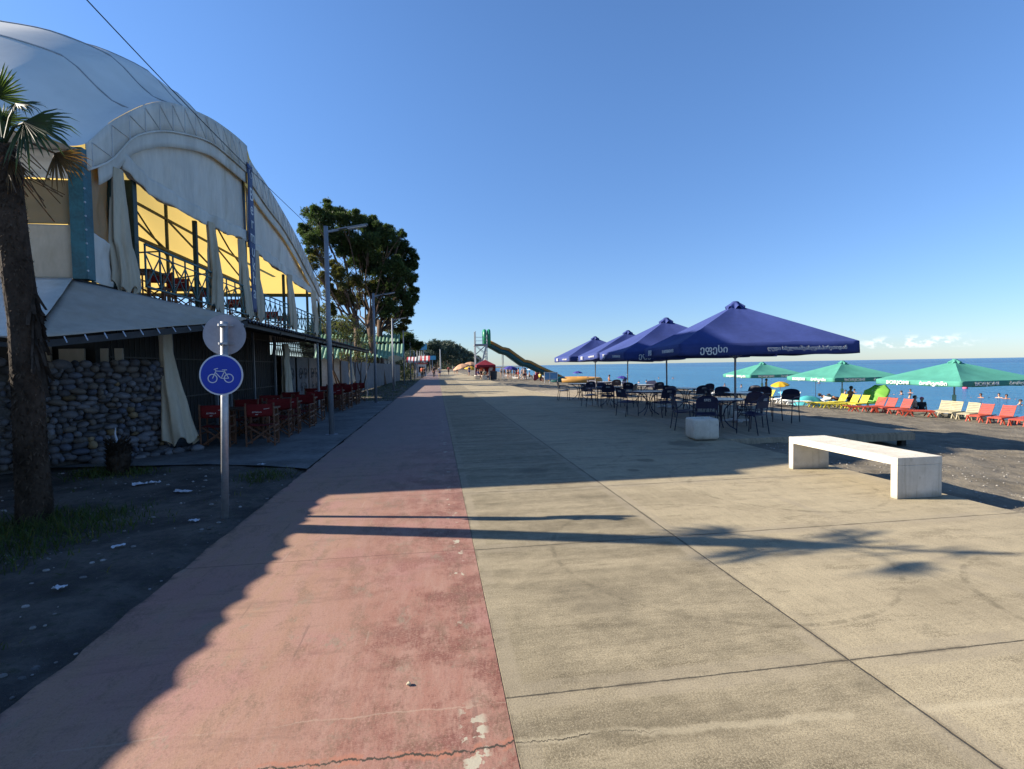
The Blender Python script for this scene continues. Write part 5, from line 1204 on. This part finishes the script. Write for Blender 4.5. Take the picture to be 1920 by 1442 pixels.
q = MB(); q.box(((x0+x1)/2, (y0+y1)/2, -.5), (x1-x0, y1-y0, .3)); q.build('pool_water', M['sea'], po)
q = MB(); q.tube([(x0-1.2, y0+.3, -.45), (x0+.5, y0+.2, -.45)], .55, 12); q.build('slide_end', M['slideg'], po, True)
ib = thing('notice_board', 'light blue framed board standing on the sand by the slide', 'board', (9.8, 56, -.3)); a = atY(1021, 716, 56); c = atY(1045, 698, 56)
q = MB(); q.box(((a.x+c.x)/2, 56, (a.z+c.z)/2+.1), (c.x-a.x, .05, c.z-a.z-.2)); q.build('panel', M['board'], ib)
q = MB(); zb = sandz(a.x, 56)
for x in (a.x, (a.x*.6+c.x*.4), c.x): q.bar((x, 55.96, zb-.1), (x, 55.96, c.z), .05)
q.bar((a.x, 55.95, c.z), (c.x, 55.95, c.z), .05); q.bar((a.x, 55.94, a.z+.3), (c.x, 55.94, a.z+.3), .04); q.build('frame', M['whitepl'], ib)
bi = thing('litter_bin', 'dark litter bin with a pale post at the promenade edge', 'bin', (6.4, 59, 0)); q = MB(); q.tube([(6.55, 59, 0), (6.55, 59, 1.0)], [.36, .42], 12); q.build('bin_body', M['binm'], bi); q = MB(); q.box((6.05, 58.9, .65), (.14, .14, 1.3)); q.build('bin_post', M['plaster'], bi)
kt = thing('crimson_tent', 'crimson canopy tent with people sitting in front', 'tent', (5.6, 66, 0)); a = atY(894, 690, 66).x; c = atY(929, 690, 66).x
q = MB(); ze, zp = 1.75, 2.45; cx = (a+c)/2
q.add([(a, 66, ze), (c, 66, ze), (c, 68.6, ze), (a, 68.6, ze), (cx, 67.3, zp)], [(0, 1, 4), (1, 2, 4), (2, 3, 4), (3, 0, 4)])
for p in (((a, 66), (c, 66)), ((c, 66), (c, 68.6)), ((c, 68.6), (a, 68.6)), ((a, 68.6), (a, 66))):
    (ax_, ay), (bx_, by) = p; q.add([(ax_, ay, ze-.3), (bx_, by, ze-.3), (bx_, by, ze), (ax_, ay, ze)], [(0, 1, 2, 3)])
q.build('canopy', M['crimson'], kt, solid=.01); q = MB(); q.box((cx, 68.55, .9), (c-a, .05, 1.7)); q.box((c-.02, 67.3, .9), (.05, 2.5, 1.7)); q.build('side_wall', M['crimson'], kt)
for x in (a, c):
    q = MB(); q.bar((x, 66.03, 0), (x, 66.03, ze), .06); q.build('tent_pole', M['dark'], kt)
for i, (px, Y, l) in enumerate(((895, 63.5, 'small white concrete bench end in front of the crimson tent, left one'), (908, 61.5, 'pale concrete block seat in front of the crimson tent, larger right one'))):
    t = thing('stone_bench', l, 'bench', (atY(px, 690, Y).x, Y, 0), 0, 'concrete seats by the crimson tent'); x = t.location.x
    q = MB(); q.box((x, Y+.6, .42), (.55, 1.7, .09)); q.build('seat', M['bench'], t)
    for y in (Y-.2, Y+1.4):
        q = MB(); q.box((x, y, .19), (.55, .09, .38)); q.build('leg', M['bench'], t)
def beach_umbrella(label, loc, r, h, m, tilt=(0, 0), m2=None):
    t = thing('beach_umbrella', label, 'umbrella', loc, 0, 'beach umbrellas'); 
    Rt = Matrix.Rotation(tilt[0], 3, 'X') @ Matrix.Rotation(tilt[1], 3, 'Y'); q = MB()
    top = Vector((0, 0, h)); hgt = r*.42
    def fn(u, v):
        a = 2*PI*u; s = abs(math.sin(4*a)); k = v*(1-.07*s*v); zz = hgt*(math.cos(v*PI*.48)-1*0)-.04*s*v
        return top+Rt@Vector((r*k*math.cos(a), r*k*math.sin(a), zz-hgt*.0))-Rt@Vector((0, 0, hgt*.2))
    q.grid(fn, 48, 8); q.build('canopy', m, t, True, solid=.006, local=True)
    q = MB(); q.tube([(Rt@Vector((0, 0, -h*.9)))+top*1.0-Vector((0, 0, 0)), top+Rt@Vector((0, 0, hgt*.85))], .02, 8); q.build('pole', M['whitepl'], t, local=True); return t
def onsand(px, Y): x = atY(px, 690, Y).x; return (x, Y, sandz(x, Y)) if x > 5.9 else (x, Y, 0)
beach_umbrella('tilted lime green umbrella among the yellow and red loungers', tuple(g(1640, 764, -.98)), .72, .75, M['lime'], (.25, -.8))
beach_umbrella('yellow umbrella low behind the white loungers', (24.0, 33.0, -1.0), .62, .95, M['ylumb'], (.1, -.15))
beach_umbrella('small green umbrella near the water, under the middle green parasol', (27.2, 33.5, -1.6), .9, 1.9, M['greenp'])
beach_umbrella('violet-blue umbrella left of the slide supports', onsand(958, 76), 1.25, 1.5, M['purp'], (.05, .1))
beach_umbrella('purple umbrella behind the ochre pool ring', onsand(1083, 88), .95, 1.25, M['purp'])
beach_umbrella('violet umbrella beside the second parasol pole, near the water', onsand(1167, 52), .65, .95, M['purp'], (0, .15))
beach_umbrella('peach umbrella tilted at the far promenade edge', (4.4, 92, 0), 1.6, 1.5, M['peach'], (.1, -.3))
beach_umbrella('orange-yellow umbrella beside the peach one', (5.9, 88, 0), 1.2, 1.2, M['ylumb'], (.1, .1))
beach_umbrella('pale pink umbrella behind the peach one', (6.6, 100, 0), 1.7, 1.9, M['peach'])
beach_umbrella('white umbrella left of the red towel, beyond the slide', onsand(1000, 85), 1.1, 1.6, M['whumb'])
beach_umbrella('blue umbrella at the water edge between the chairs and the sea', (31.5, 42, -2.5), 1.0, 1.0, M['skyblue'], (.2, .3))

# ================================================================= loungers
def lounger(m, raise_=.5):
    t = thing('sun_lounger', '', 'sun lounger'); q = MB()
    for s in (-1, 1):
        q.bar((s*.30, -.75, .34), (s*.30, .95, .34), .045, .06)
        for y in (-.6, .55): q.bar((s*.30, y, .34), (s*.30, y-.22, 0), .05, .06); q.bar((s*.30, y+.02, .34), (s*.30, y+.22, 0), .05, .06)
    q.bar((-.3, -.74, .34), (.3, -.74, .34), .045); q.build('frame', m, t, local=True)
    q = MB()
    for i in range(9): q.box((0, -.68+i*.125, .38), (.58, .095, .022))
    q.build('bed', m, t, local=True)
    q = MB(); a = raise_; 
    for i in range(6):
        d = .06+i*.115; q.box((0, .45+d*math.cos(a), .38+d*math.sin(a)), (.58, .09, .022), M=Matrix.Rotation(a, 3, 'X'))
    for s in (-1, 1): q.bar((s*.28, .45, .37), (s*.28, .45+.72*math.cos(a), .37+.72*math.sin(a)), .035)
    q.build('backrest', m, t, local=True); return t
protos = {}
def put_lounger(kind, raise_, px, py, rz, label):
    p = g(px, py, -.9); p.z = sandz(p.x, p.y)+.02; key = (kind, raise_)
    if key not in protos:
        t = lounger(M[kind], raise_); t.scale = (.70,)*3; protos[key] = t; t.location = p; t.rotation_euler = (0, 0, math.radians(rz)); t['label'] = label; t['group'] = 'sun loungers on the sand'
    else: dup(protos[key], p, math.radians(rz), label, 'sun loungers on the sand')
for a in (('redpl', 1.0, 1838, 789, -75, 'red lounger with raised back, left one of the pair below the right green parasol'), ('redpl', 1.0, 1878, 793, -75, 'red lounger with raised back, right one of the pair below the right green parasol'),
          ('redpl', .05, 1916, 797, -70, 'flat red lounger cut by the right edge of the picture'), ('redpl', 1.0, 1660, 773, -78, 'red lounger with raised back right beside the yellow loungers'),
          ('redpl', 1.0, 1688, 776, -78, 'red lounger with raised back in the middle of the red row'), ('redpl', .05, 1722, 781, 60, 'flat red lounger at the feet of the couple'),
          ('redpl', 1.0, 1640, 771, -78, 'red lounger with raised back, behind the brown flat one'), ('redpl', .05, 1618, 774, 65, 'flat red-brown lounger left in the red row'), 
          ('yellowpl', 1.0, 1610, 764, -78, 'yellow lounger with raised back, nearest the lime umbrella'), ('yellowpl', 1.0, 1592, 763, -80, 'yellow lounger with raised back beside the middle parasol pole'),
          ('yellowpl', 1.0, 1570, 760, -80, 'yellow lounger with raised back left of the middle parasol pole'), ('yellowpl', .05, 1562, 767, 70, 'flat yellow lounger in front of the plant pile'), ('yellowpl', .05, 1540, 765, 80, 'low stack-like yellow lounger next to the white ones'),
          ('yellowpl', 1.0, 1436, 751, -80, 'yellow lounger under the farthest big green parasol'), ('creampl', 1.0, 1764, 779, -70, 'cream lounger left of the white parasol pole'), ('creampl', 1.0, 1784, 781, -70, 'cream lounger right behind the white parasol pole'),
          ('creampl', 1.0, 1816, 784, -70, 'cream lounger behind the right pair of red loungers'), ('whitepl', 1.0, 1462, 757, -75, 'white lounger with raised back behind the lone navy chair'), ('whitepl', 1.0, 1482, 759, -75, 'white lounger right of the other white one, behind the lone navy chair'),
          ('whitepl', .05, 1500, 764, 75, 'flat white lounger beside the turquoise cover'), ('whitepl', .4, 1335, 748, -60, 'white lounger behind the seaward tables'), ('whitepl', .4, 1545, 755, -60, 'white lounger with towels near the small green umbrella')): put_lounger(*a)
q = MB(); p = g(1518, 762, -.95); q.grid(lambda u, v: (p.x-.9+2.0*u, p.y-.4+1.3*v, -.98+.62*math.sin(PI*u)**.7*math.sin(PI*v)**.6+.06*mn.noise((u*5, v*5, 1))), 20, 14); tag(q.build('cloth_cover', M['turq'], smooth=True), 'turquoise cloth draped over things beside the flat white lounger', 'cloth')
q = MB(); p = g(1010, 712, -.4); q.grid(lambda u, v: (p.x-.6+1.2*u, 70, sandz(p.x, 70)+.1+.9*v-.2*math.sin(u*9)), 8, 8); tag(q.build('beach_towel', M['redc'], solid=.02), 'red towel hanging on the beach beside the slide foot', 'towel')

# ================================================================= people
def skin_mesh(name, nodes, edges, root=0):
    me = bpy.data.meshes.new(name); me.from_pydata([n[0] for n in nodes], edges, []); o = bpy.data.objects.new(name, me); C.objects.link(o)
    md = o.modifiers.new('s', 'SKIN'); sv = me.skin_vertices[0].data
    for i, n in enumerate(nodes): r = n[1]; sv[i].radius = r if isinstance(r, tuple) else (r, r); sv[i].use_root = (i == root)
    md.use_smooth_shade = True; sb = o.modifiers.new('u', 'SUBSURF'); sb.levels = 1; sb.render_levels = 1
    bpy.context.view_layer.update(); m2 = bpy.data.meshes.new_from_object(o.evaluated_get(bpy.context.evaluated_depsgraph_get())); bpy.data.objects.remove(o); m2.name = name; return m2
POSE = {  # joints: pelvis, chest, neck, head, shoulders, elbows, hands, hips, knees, ankles, toes
 'stand': dict(p=(0, 0, .92), c=(0, .01, 1.26), n=(0, .01, 1.43), h=(0, -.02, 1.58), e=((.24, .02, 1.10), (-.24, .02, 1.10)), w=((.26, -.05, .86), (-.26, -.05, .86)), k=((.10, -.02, .49), (-.10, -.01, .49)), a=((.11, .03, .08), (-.11, .03, .08))),
 'walk': dict(p=(0, 0, .90), c=(0, -.02, 1.25), n=(0, -.03, 1.42), h=(0, -.07, 1.57), e=((.23, .14, 1.12), (-.23, -.12, 1.12)), w=((.23, .08, .88), (-.22, -.30, .98)), k=((.09, -.20, .52), (-.09, .04, .50)), a=((.09, -.28, .10), (-.09, .36, .16))),
 'sit': dict(p=(0, .05, .45), c=(0, .10, .80), n=(0, .07, .97), h=(0, .02, 1.12), e=((.23, 0, .66), (-.23, 0, .66)), w=((.15, -.26, .56), (-.15, -.26, .56)), k=((.12, -.38, .46), (-.12, -.38, .46)), a=((.12, -.42, .07), (-.12, -.40, .07))),
 'lie': dict(p=(0, 0, .48), c=(0, .33, .60), n=(0, .48, .68), h=(0, .60, .76), e=((.26, .22, .52), (-.26, .22, .52)), w=((.22, -.02, .52), (-.22, -.02, .52)), k=((.10, -.42, .52), (-.10, -.42, .56)), a=((.10, -.82, .46), (-.10, -.82, .46))),
 'swim': dict(p=(0, .12, -.62), c=(0, .05, -.18), n=(0, .02, .02), h=(0, -.02, .17), e=((.34, -.05, -.20), (-.34, -.05, -.20)), w=((.48, -.28, -.10), (-.48, -.28, -.10)), k=((.1, .3, -.9), (-.1, .3, -.9)), a=((.1, .6, -1.0), (-.1, .6, -1.0)))}
cache = {}
def body_mesh(pose):
    if pose in cache: return cache[pose]
    P = POSE[pose]; V = Vector; p, c, n, h = V(P['p']), V(P['c']), V(P['n']), V(P['h']); side = (c-n).cross(V((1, 0, 0)))
    up = (n-c).normalized(); fwd = V((0, -1, 0)) if pose != 'lie' else V((0, 0, 1))
    nodes = [(p, (.15, .11)), (p.lerp(c, .5), (.125, .095)), (c, (.155, .105)), (n, (.055, .055)), (n.lerp(h, .55), (.062, .07)), (h, (.078, .095)), (h+up*.09, (.062, .075))]; edges = [(0, 1), (1, 2), (2, 3), (3, 4), (4, 5), (5, 6)]
    for i, s in enumerate((1, -1)):
        e, w, k, a = V(P['e'][i]), V(P['w'][i]), V(P['k'][i]), V(P['a'][i]); b = len(nodes); sh = c+up*.12+V((s*.175, 0, 0)); hd = w+(w-e).normalized()*.09
        nodes += [(sh, .058), (e, .04), (w, .028), (w.lerp(hd, .6), (.038, .022)), (hd+(w-e).normalized()*.05, (.02, .012))]; edges += [(2, b), (b, b+1), (b+1, b+2), (b+2, b+3), (b+3, b+4)]
        nodes += [(w.lerp(hd, .6)+fwd*.045, .012)]; edges += [(b+2, b+5)]
        b = len(nodes); hp = p+V((s*.085, 0, -.02)); toe = a+V((0, -.15, -.045)) if pose not in ('lie', 'swim') else a+V((0, -.05, .14))
        nodes += [(hp.lerp(k, .15), .092), (k, .058), (k.lerp(a, .35), .056), (a, .036), (toe, (.034, .022))]; edges += [(0, b), (b, b+1), (b+1, b+2), (b+2, b+3), (b+3, b+4)]
    m = skin_mesh('body', nodes, edges); 
    for pl in m.polygons: pl.use_smooth = True
    d = {'body': m}
    tor = [(p.lerp(c, .12), (.165, .122)), (p.lerp(c, .5), (.148, .112)), (c, (.175, .122)), (n.lerp(c, .25), (.085, .08))]; te = [(0, 1), (1, 2), (2, 3)]
    for i, s in enumerate((1, -1)):
        e = V(P['e'][i]); sh = c+up*.12+V((s*.175, 0, 0)); b = len(tor); tor += [(sh, .073), (sh.lerp(e, .6), .062)]; te += [(2, b), (b, b+1)]
    d['shirt'] = skin_mesh('shirt', tor, te)
    for nm, ex, rr_ in (('shorts', .75, 1.0), ('trousers', 2., 1.0)):
        so_ = [(p.lerp(c, .28), (.135, .105)), (p, (.168, .125))]; se = [(0, 1)]
        for i, s in enumerate((1, -1)):
            k, a = V(P['k'][i]), V(P['a'][i]); hp = p+V((s*.085, 0, -.02)); b = len(so_); so_ += [(hp.lerp(k, .15), .108), (hp.lerp(k, min(ex, .95)), .082)]; se += [(1, b), (b, b+1)]
            if ex > 1: so_ += [(k.lerp(a, .35), .072), (k.lerp(a, .95), .052)]; se += [(b+1, b+2), (b+2, b+3)]
        d[nm] = skin_mesh(nm, so_, se)
    br = [(p.lerp(c, .18), (.155, .116)), (p, (.162, .122)), (p-up*.09, (.12, .105))]; d['swim_briefs'] = skin_mesh('swim_briefs', br, [(0, 1), (1, 2)], 1)
    d['bikini_top'] = skin_mesh('bikini_top', [(c-up*.07, (.162, .118)), (c+up*.03, (.166, .120))], [(0, 1)])
    q = MB(); M3 = Matrix.Identity(3); q.ball(h+up*.035-fwd*.018, .104, 12, 8, (.92, 1.08, 1.02)); 
    me = bpy.data.meshes.new('hair'); fs = [f for f in q.f if (sum((q.v[i] for i in f), Vector())/4-h).dot(up*.8-fwd*.9) > -.005]; me.from_pydata(q.v, [], fs); d['hair'] = me
    q = MB(); q.ball(h+up*.02-fwd*.03, .102, 12, 8, (.92, 1.05, 1.0)); 
    q2 = MB()
    for s in (-1, 1): q2.ball(h+V((s*.034, 0, 0))+fwd*.088+up*.012, .011, 6, 4)
    me = bpy.data.meshes.new('eyes'); me.from_pydata(q2.v, [], q2.f); d['eyes'] = me
    q2 = MB(); q2.ball(h+fwd*.102-up*.02, .017, 6, 4, (.8, 1, 1.3)); 
    for s in (-1, 1): q2.ball(h+V((s*.083, 0, 0))-up*.015, .02, 6, 4, (.5, 1, 1.5))
    me = bpy.data.meshes.new('nose_and_ears'); me.from_pydata(q2.v, [], q2.f); d['nose_and_ears'] = me
    cache[pose] = d; return d
def person(label, pose, loc, rz, wear, skin='skin1', hair='hair', sc=1., hat=None, group=None):
    d = body_mesh(pose); t = thing('person', label, 'person', loc, math.radians(rz), group); t.scale = (sc,)*3
    def ch(nm, m):
        key = (pose, nm, m)
        if key not in cache: me = d[nm].copy(); me.materials.clear(); me.materials.append(M[m]); cache[key] = me
        o = bpy.data.objects.new(nm, cache[key]); C.objects.link(o); o.parent = t
    ch('body', skin); ch('hair', hair); ch('eyes', 'hair'); ch('nose_and_ears', skin)
    for nm, m in wear: ch(nm, m)
    return t
PP = 'people on the promenade'; PB = 'people on the beach'; PS = 'swimmers in the sea'
def prom(label, px, Y, pose, rz, wear, **k): person(label, pose, (atY(px, 690, Y).x, Y, 0), rz, wear, group=PP, **k)
prom('person in a white T-shirt and dark shorts walking away down the promenade', 824, 77, 'walk', 180, [('shirt', 'whitec'), ('shorts', 'bluec')])
prom('person in dark clothes walking beside the white T-shirt', 813.5, 77, 'walk', 180, [('shirt', 'blackc'), ('trousers', 'blackc')], skin='skin2')
prom('person in black shorts striding farther down the promenade', 841, 100, 'walk', 170, [('shirt', 'redc'), ('shorts', 'blackc')])
prom('person in an orange top and black trousers beside the kiosk', 791, 75, 'stand', 150, [('shirt', 'orange'), ('trousers', 'blackc')], skin='skin2')
prom('person in all black right behind the orange top', 795.5, 77, 'stand', 160, [('shirt', 'blackc'), ('trousers', 'blackc')])
prom('distant person in grey walking near the peach umbrella', 857, 105, 'walk', 0, [('shirt', 'binm'), ('shorts', 'blackc')])
prom('distant person in dark blue standing left of the peach umbrella', 852, 112, 'stand', 20, [('shirt', 'bluec'), ('shorts', 'bluec')])
prom('distant person in blue near the orange umbrella', 880, 84, 'stand', 0, [('shirt', 'bluec'), ('shorts', 'bluec')])
prom('person in dark top sitting at the left of the crimson tent', 897, 63.9, 'sit', 60, [('shirt', 'bluec'), ('shorts', 'whitec')])
prom('person in a red top standing inside the crimson tent', 903, 66.4, 'stand', 0, [('shirt', 'orange'), ('shorts', 'blackc')])
prom('person in beige sitting with the back turned on the pale block seat', 908, 62.0, 'sit', 200, [('shirt', 'creampl'), ('shorts', 'blackc')])
prom('person in dark top and white shorts sitting right of the block seat', 917, 62.5, 'sit', -60, [('shirt', 'blackc'), ('shorts', 'whitec')])
prom('person in white top standing at the right inside the crimson tent', 921, 66.6, 'stand', -20, [('shirt', 'whitec'), ('shorts', 'redc')])
def bea(label, px, Y, pose, rz, wear, dz=0, **k): p = onsand(px, Y); person(label, pose, (p[0], p[1], p[2]+dz), rz, wear, group=PB, **k)
BK = [('swim_briefs', 'blackc')]; B2 = [('swim_briefs', 'blackc'), ('bikini_top', 'blackc')]
bea('person in dark bikini bottoms, left one of the couple by the red loungers', 1716, 25.4, 'stand', 20, B2, dz=-.62)
bea('person with a pink cap and a black wrap, right one of the couple', 1729, 25.4, 'stand', -20, [('swim_briefs', 'blackc'), ('shirt', 'blackc')], hair='pinkc', dz=-.62)
bea('person standing by the pole of the farthest green parasol', 1437, 35.5, 'stand', 60, [('swim_briefs', 'pinkc'), ('bikini_top', 'pinkc')], dz=-.1, sc=.9)
bea('sunbathing person lying near the small green umbrella', 1555, 30.5, 'lie', 80, BK, dz=-.1)
bea('second sunbather lying between the white and yellow loungers', 1572, 29.6, 'lie', 85, B2, dz=-.1, skin='skin2')
bea('person sitting with a dark cap beside a yellow lounger', 1597, 27.2, 'sit', 90, BK, dz=-.1, skin='skin2')
bea('person crouching by the water behind the second table', 1143, 52, 'sit', 80, BK, skin='skin2')
bea('dark silhouetted person near the water left of the nearest parasol pole', 1227, 44, 'stand', 30, [('swim_briefs', 'blackc')], dz=-.8, skin='skin2')
for i, (px, Y, po_, rz, w, lb) in enumerate(((952, 78, 'stand', 40, BK, 'person in dark trunks under the violet-blue umbrella'), (957, 80, 'stand', 160, B2, 'person in a black bikini under the violet-blue umbrella'),
        (968, 76, 'stand', 10, [('swim_briefs', 'orange')], 'person in orange trunks right of the violet-blue umbrella'), (972, 74, 'stand', 100, [('swim_briefs', 'redc'), ('bikini_top', 'redc')], 'person in a red bikini right of the violet-blue umbrella'),
        (982, 68, 'walk', 60, [('shorts', 'blackc')], 'person in black shorts walking on the sand below the slide'), (985, 70, 'stand', 200, [('shorts', 'redc')], 'person in red shorts on the sand below the slide'),
        (979, 84, 'stand', 0, BK, 'person in dark trunks far back under the slide'), (993, 83, 'sit', 90, B2, 'person sitting by the white umbrella beyond the slide'), (1005, 80, 'stand', 40, [('swim_briefs', 'pinkc')], 'person in pink trunks near the red towel'),
        (1013, 62, 'sit', 120, [('shirt', 'yellowpl'), ('swim_briefs', 'blackc')], 'child in a yellow top sitting left of the blue board'), (940, 90, 'stand', 0, BK, 'person in trunks far left on the beach by the bin'), (946, 96, 'stand', 50, B2, 'person in a bikini far left on the beach'),
        (1010, 88, 'stand', 0, [('shorts', 'whitec')], 'person in white shorts far back near the white umbrella'), (963, 98, 'stand', 60, BK, 'person in trunks far behind the violet-blue umbrella'))):
    bea(lb, px, Y, po_, rz, w, skin=('skin1', 'skin2')[i % 2])
for i in range(14):
    put = onsand(rr.uniform(950, 1020), rr.uniform(74, 110)); key = ('whitepl', .4)
    dup(protos[key], put, rr.uniform(0, 6), 'white lounger in the crowded far stretch of beach left of the slide foot', 'far white loungers')
SW = [(1663, 738, 'right behind the lime umbrella'), (1664, 744, 'below the white-capped one'), (1690, 738, 'left of the couple'), (1707, 735, 'farther out just left of the couple'), (1706, 744, 'closest to the left of the couple'), (1839, 744, 'alone right of the right parasol pole'),
      (1873, 744, 'left one of the pair at the far right'), (1887, 746, 'right one of the pair at the far right'), (1913, 757, 'at the right edge of the picture'), (1536, 717, 'left of the middle green parasol pole'), (1585, 736, 'near the middle parasol pole'), (1602, 734, 'left of the lime umbrella'),
      (1235, 708, 'far out between two parasol poles'), (1262, 708, 'far out just right of a parasol pole'), (1198, 716, 'out behind the seaward tables'), (1359, 722, 'behind the nearest round table'), (1390, 724, 'just right of the nearest parasol pole'), (1212, 714, 'beside another swimmer behind the tables')]
for i, (px, py, l) in enumerate(SW):
    p = g(px, py+2, -2.2); person('swimmer %s' % l, 'swim', (p.x, p.y, -2.2+.10), R.uniform(0, 360), BK, ('skin1', 'skin2')[i % 2], 'whitec' if i == 0 else 'hair', 1.15, group=PS)
bo = thing('buoy', 'small pink buoy floating right of the right parasol pole', 'buoy', g(1810, 729, -2.2)); q = MB(); q.ball((0, 0, .1), .28, 10, 8); q.tube([(0, 0, .3), (0, 0, .5)], .06, 6); q.build('float', M['pinkc'], bo, True, local=True)
